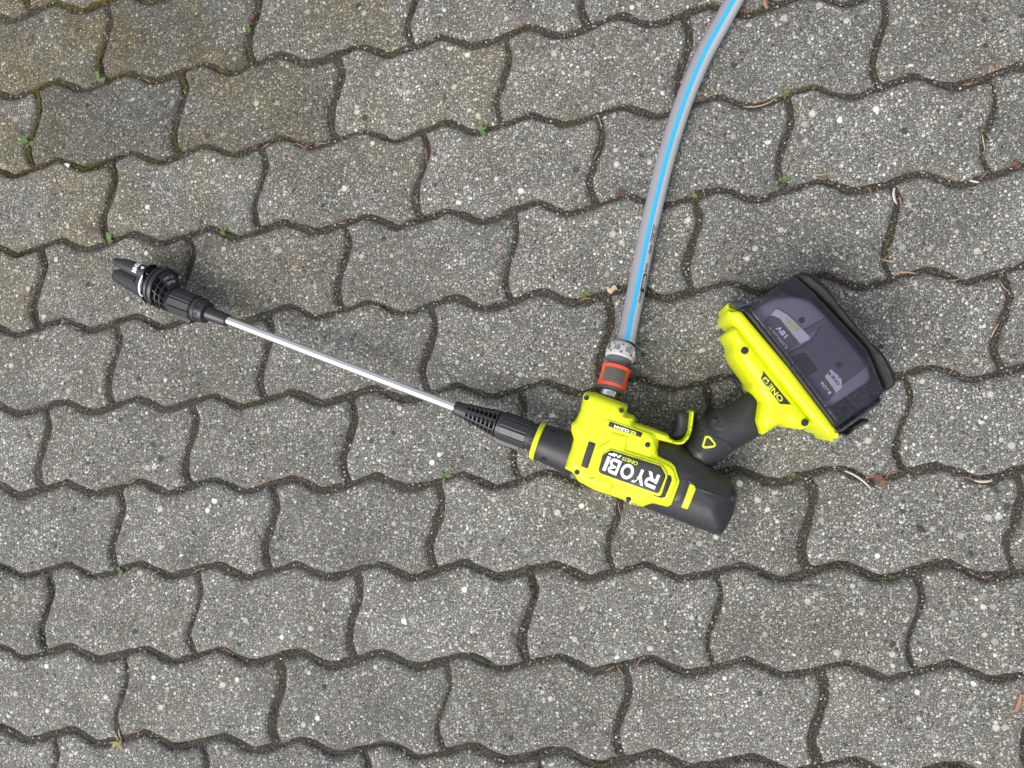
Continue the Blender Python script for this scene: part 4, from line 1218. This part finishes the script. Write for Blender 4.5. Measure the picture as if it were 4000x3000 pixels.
PALE = [(FQ2, (1070, 442, -14, 145)), (FQ2, (1325, 752, 3, 38)), (FQ2, (1630, 1128, 5, 46)), (FQ2, (1710, 1180, 4, 72)), (FQ2, (2085, 1430, -62, 66)), (FQ2, (2037, 612, 80, 62))]
for F, L in ((FQ1, N1), (FQ2, N2), (FQ3, N3), (FQ4, N4)):
    for x, y, a, ln_ in L: needle(F, x, y, a, ln_)
for F, (x, y, a, ln_) in PALE:
    needle(F, x, y, a, ln_, 'needle_pale', 'dry_grass_stalk', STRAW.pop(0), 'fallen straw stalks', cat='stalk')
def stick(F, x, y, a, ln_, label, mat='wood', w=.0011):
    needle(F, x, y, a, ln_, mat, 'wood_splinter', label, None, w, .0012, 'splinter')
stick(FQ2, 1657, 846, 82, 68, 'bleached white wood splinter in the joint above the battery cover', w=.0013)
stick(FQ4, 858, 238, 35, 80, 'long pale wood splinter touching the brown leaf scrap')
stick(FQ4, 1168, 239, 0, 44, 'short tan wood splinter in the joint at the right edge', w=.0012)
stick(FQ2, 1998, 782, 12, 40, 'short pale splinter in the upper joint near the right edge')
stick(FQ2, 1100, 18, 80, 38, 'orange brown splinter beside the hose at the top edge', 'needle', .0020)
stick(FQ4, 1255, 790, -72, 46, 'orange bark splinter lying on the stone at the right edge', 'needle', .0022)

def leaf_scrap(F, x, y, size, ang, mat, label, seed):
    r = random.Random(seed)
    c = at(F, x, y, .0012); k = pxr(size, c, F)
    V = [Vector((c.x, c.y, .0030))]
    n = 11
    for i in range(n):
        t = i / n * 2 * math.pi
        rr = k * r.uniform(.55, 1.0) * (1.0 if abs(math.cos(t)) > .5 else .65)
        a = t + math.radians(-ang)
        V.append(Vector((c.x + rr * math.cos(a), c.y + rr * math.sin(a), .0012 + r.uniform(0, .0032))))
    m = len(V)
    V += [v - Vector((0, 0, .0005)) for v in V]
    Fc = [(0, i + 1, (i + 1) % n + 1) for i in range(n)] + [(m, m + (i + 1) % n + 1, m + i + 1) for i in range(n)]
    Fc += [(i + 1, m + i + 1, m + (i + 1) % n + 1, (i + 1) % n + 1) for i in range(n)]
    tag(obj('leaf_scrap', V, Fc, MAT[mat], None, 30), label, 'leaf')
leaf_scrap(FQ2, 470, 834, 20, 30, 'dead', 'small brown leaf scrap in the joint just left of the hose', 1)
leaf_scrap(FQ2, 990, 46, 20, 0, 'dead', 'dark brown leaf scrap right of the hose at the top edge', 2)
leaf_scrap(FQ2, 2074, 297, 16, 60, 'needle', 'rusty leaf scrap in the top joint near the right edge', 3)
leaf_scrap(FQ2, 2176, 716, 24, 10, 'dead', 'brown leaf scrap at the right edge above the battery', 4)
leaf_scrap(FQ2, 434, 1252, 24, -30, 'dead_pale', 'pale curled dry leaf scrap left of the hose connector', 5)
leaf_scrap(FQ4, 912, 236, 18, 20, 'dead', 'crumpled brown leaf scrap between two splinters below the battery', 6)
leaf_scrap(FQ1, 292, 712, 14, 40, 'pebble', 'tiny white petal in the mossy joint at the left', 7)
leaf_scrap(FQ1, 1088, 82, 22, 80, 'dead', 'dark brown crumb of leaf in the joint at the top', 8)
leaf_scrap(FQ1, 1330, 630, 15, 10, 'dead', 'dark reddish leaf scrap among needles above the lance', 9)
leaf_scrap(FQ1, 1104, 634, 15, 10, 'dead', 'dark red leaf scrap beside needles in the joint near the top centre', 10)
leaf_scrap(FQ2, 1420, 1205, 16, 10, 'dead', 'dark leaf scrap in the joint at the tip of the black end cap', 12)

# weeds
def weed(F, x, y, size, label, seed, kind='feather', mat='leaf', bias=None):
    r = random.Random(seed)
    c = at(F, x, y, -.002); k = pxr(size, c, F)
    V, Fc = [], []
    def blade(p0, az, ln_, w, rise, droop):
        m = 5; b = len(V)
        d = Vector((math.cos(az), math.sin(az), 0)); s = Vector((-d.y, d.x, 0))
        for i in range(m + 1):
            t = i / m
            q = p0 + d * ln_ * t + Vector((0, 0, rise * t - droop * t * t))
            ww = w * (math.sin(math.pi * (.12 + .86 * t)) ** .8)
            V.extend([q + s * ww, q + Vector((0, 0, ww * .35)), q - s * ww, q - Vector((0, 0, ww * .2))])
        for i in range(m):
            a = b + i * 4
            for e in range(4):
                Fc.append((a + e, a + (e + 1) % 4, a + 4 + (e + 1) % 4, a + 4 + e))
    if kind == 'feather':
        for i in range(7):
            az = r.uniform(0, 6.28) if bias is None else math.radians(bias + r.uniform(-70, 70)); ln_ = k * r.uniform(.55, 1.05)
            blade(c, az, ln_, .0004, ln_ * .45, ln_ * .2)
            for j in range(5):
                t = .3 + j * .15
                q = c + Vector((math.cos(az), math.sin(az), 0)) * ln_ * t + Vector((0, 0, ln_ * .45 * t - ln_ * .2 * t * t))
                for sg in (-1, 1): blade(q, az + sg * r.uniform(.6, 1.0), k * .28, .00045, k * .08, k * .02)
    elif kind == 'rosette':
        for i in range(7):
            blade(c, i / 7 * 6.28 + r.uniform(-.2, .2), k * r.uniform(.7, 1.0), k * .13, k * .5, k * .3)
    else:
        for i in range(14):
            az = r.uniform(0, 6.28) if bias is None else math.radians(bias + r.gauss(0, 60))
            blade(c + Vector((r.gauss(0, k * .08), r.gauss(0, k * .08), 0)), az, k * r.uniform(.4, 1.1), .0007, k * .5, k * .35)
    return tag(obj('weed', V, Fc, MAT[mat], None, 50), label, 'weed')
weed(FQ1, 425, 348, 40, 'feathery green weed in the mossy joint at the upper left', 1, bias=40)
weed(FQ1, 125, 614, 34, 'bright green weed in the cross joint near the left edge', 2)
weed(FQ1, 1075, 122, 18, 'tiny green weed in the joint at the top edge', 3)
weed(FQ1, 2072, 566, 36, 'green weed in the joint above the middle of the lance, left of the hose', 4)
weed(FQ1, 465, 1036, 30, 'pale green weed just above the black nozzle', 5, bias=20)
weed(FQ1, 965, 996, 22, 'small yellowish green weed in the joint right of the nozzle', 6)
weed(FQ2, 320, 1274, 38, 'grassy green tuft in the joint left of the hose connector', 7, 'grass')
weed(FQ2, 1174, 772, 28, 'star shaped pale green rosette in the joint right of the hose', 8, 'rosette')
weed(FQ2, 1182, 404, 24, 'dense green sprig at the joint crossing, upper right of the hose', 9)
weed(FQ2, 855, 402, 14, 'tiny light green sprout touching the right side of the hose', 10, 'rosette')
weed(FQ2, 780, 850, 18, 'small dark green sprout in the joint right of the hose middle', 11)
weed(FQ3, 1104, 228, 20, 'green grass tuft in the joint below the lance coupling', 12, 'grass')
weed(FQ3, 296, 463, 10, 'tiny green sprout in the joint at the lower left', 13)
weed(FQ3, 300, 884, 34, 'straw coloured grass tuft at the bottom left edge', 14, 'grass', 'straw', 210)
weed(FQ4, 696, 225, 11, 'tiny two leaved sprout in the joint below the battery cover', 15, 'rosette')
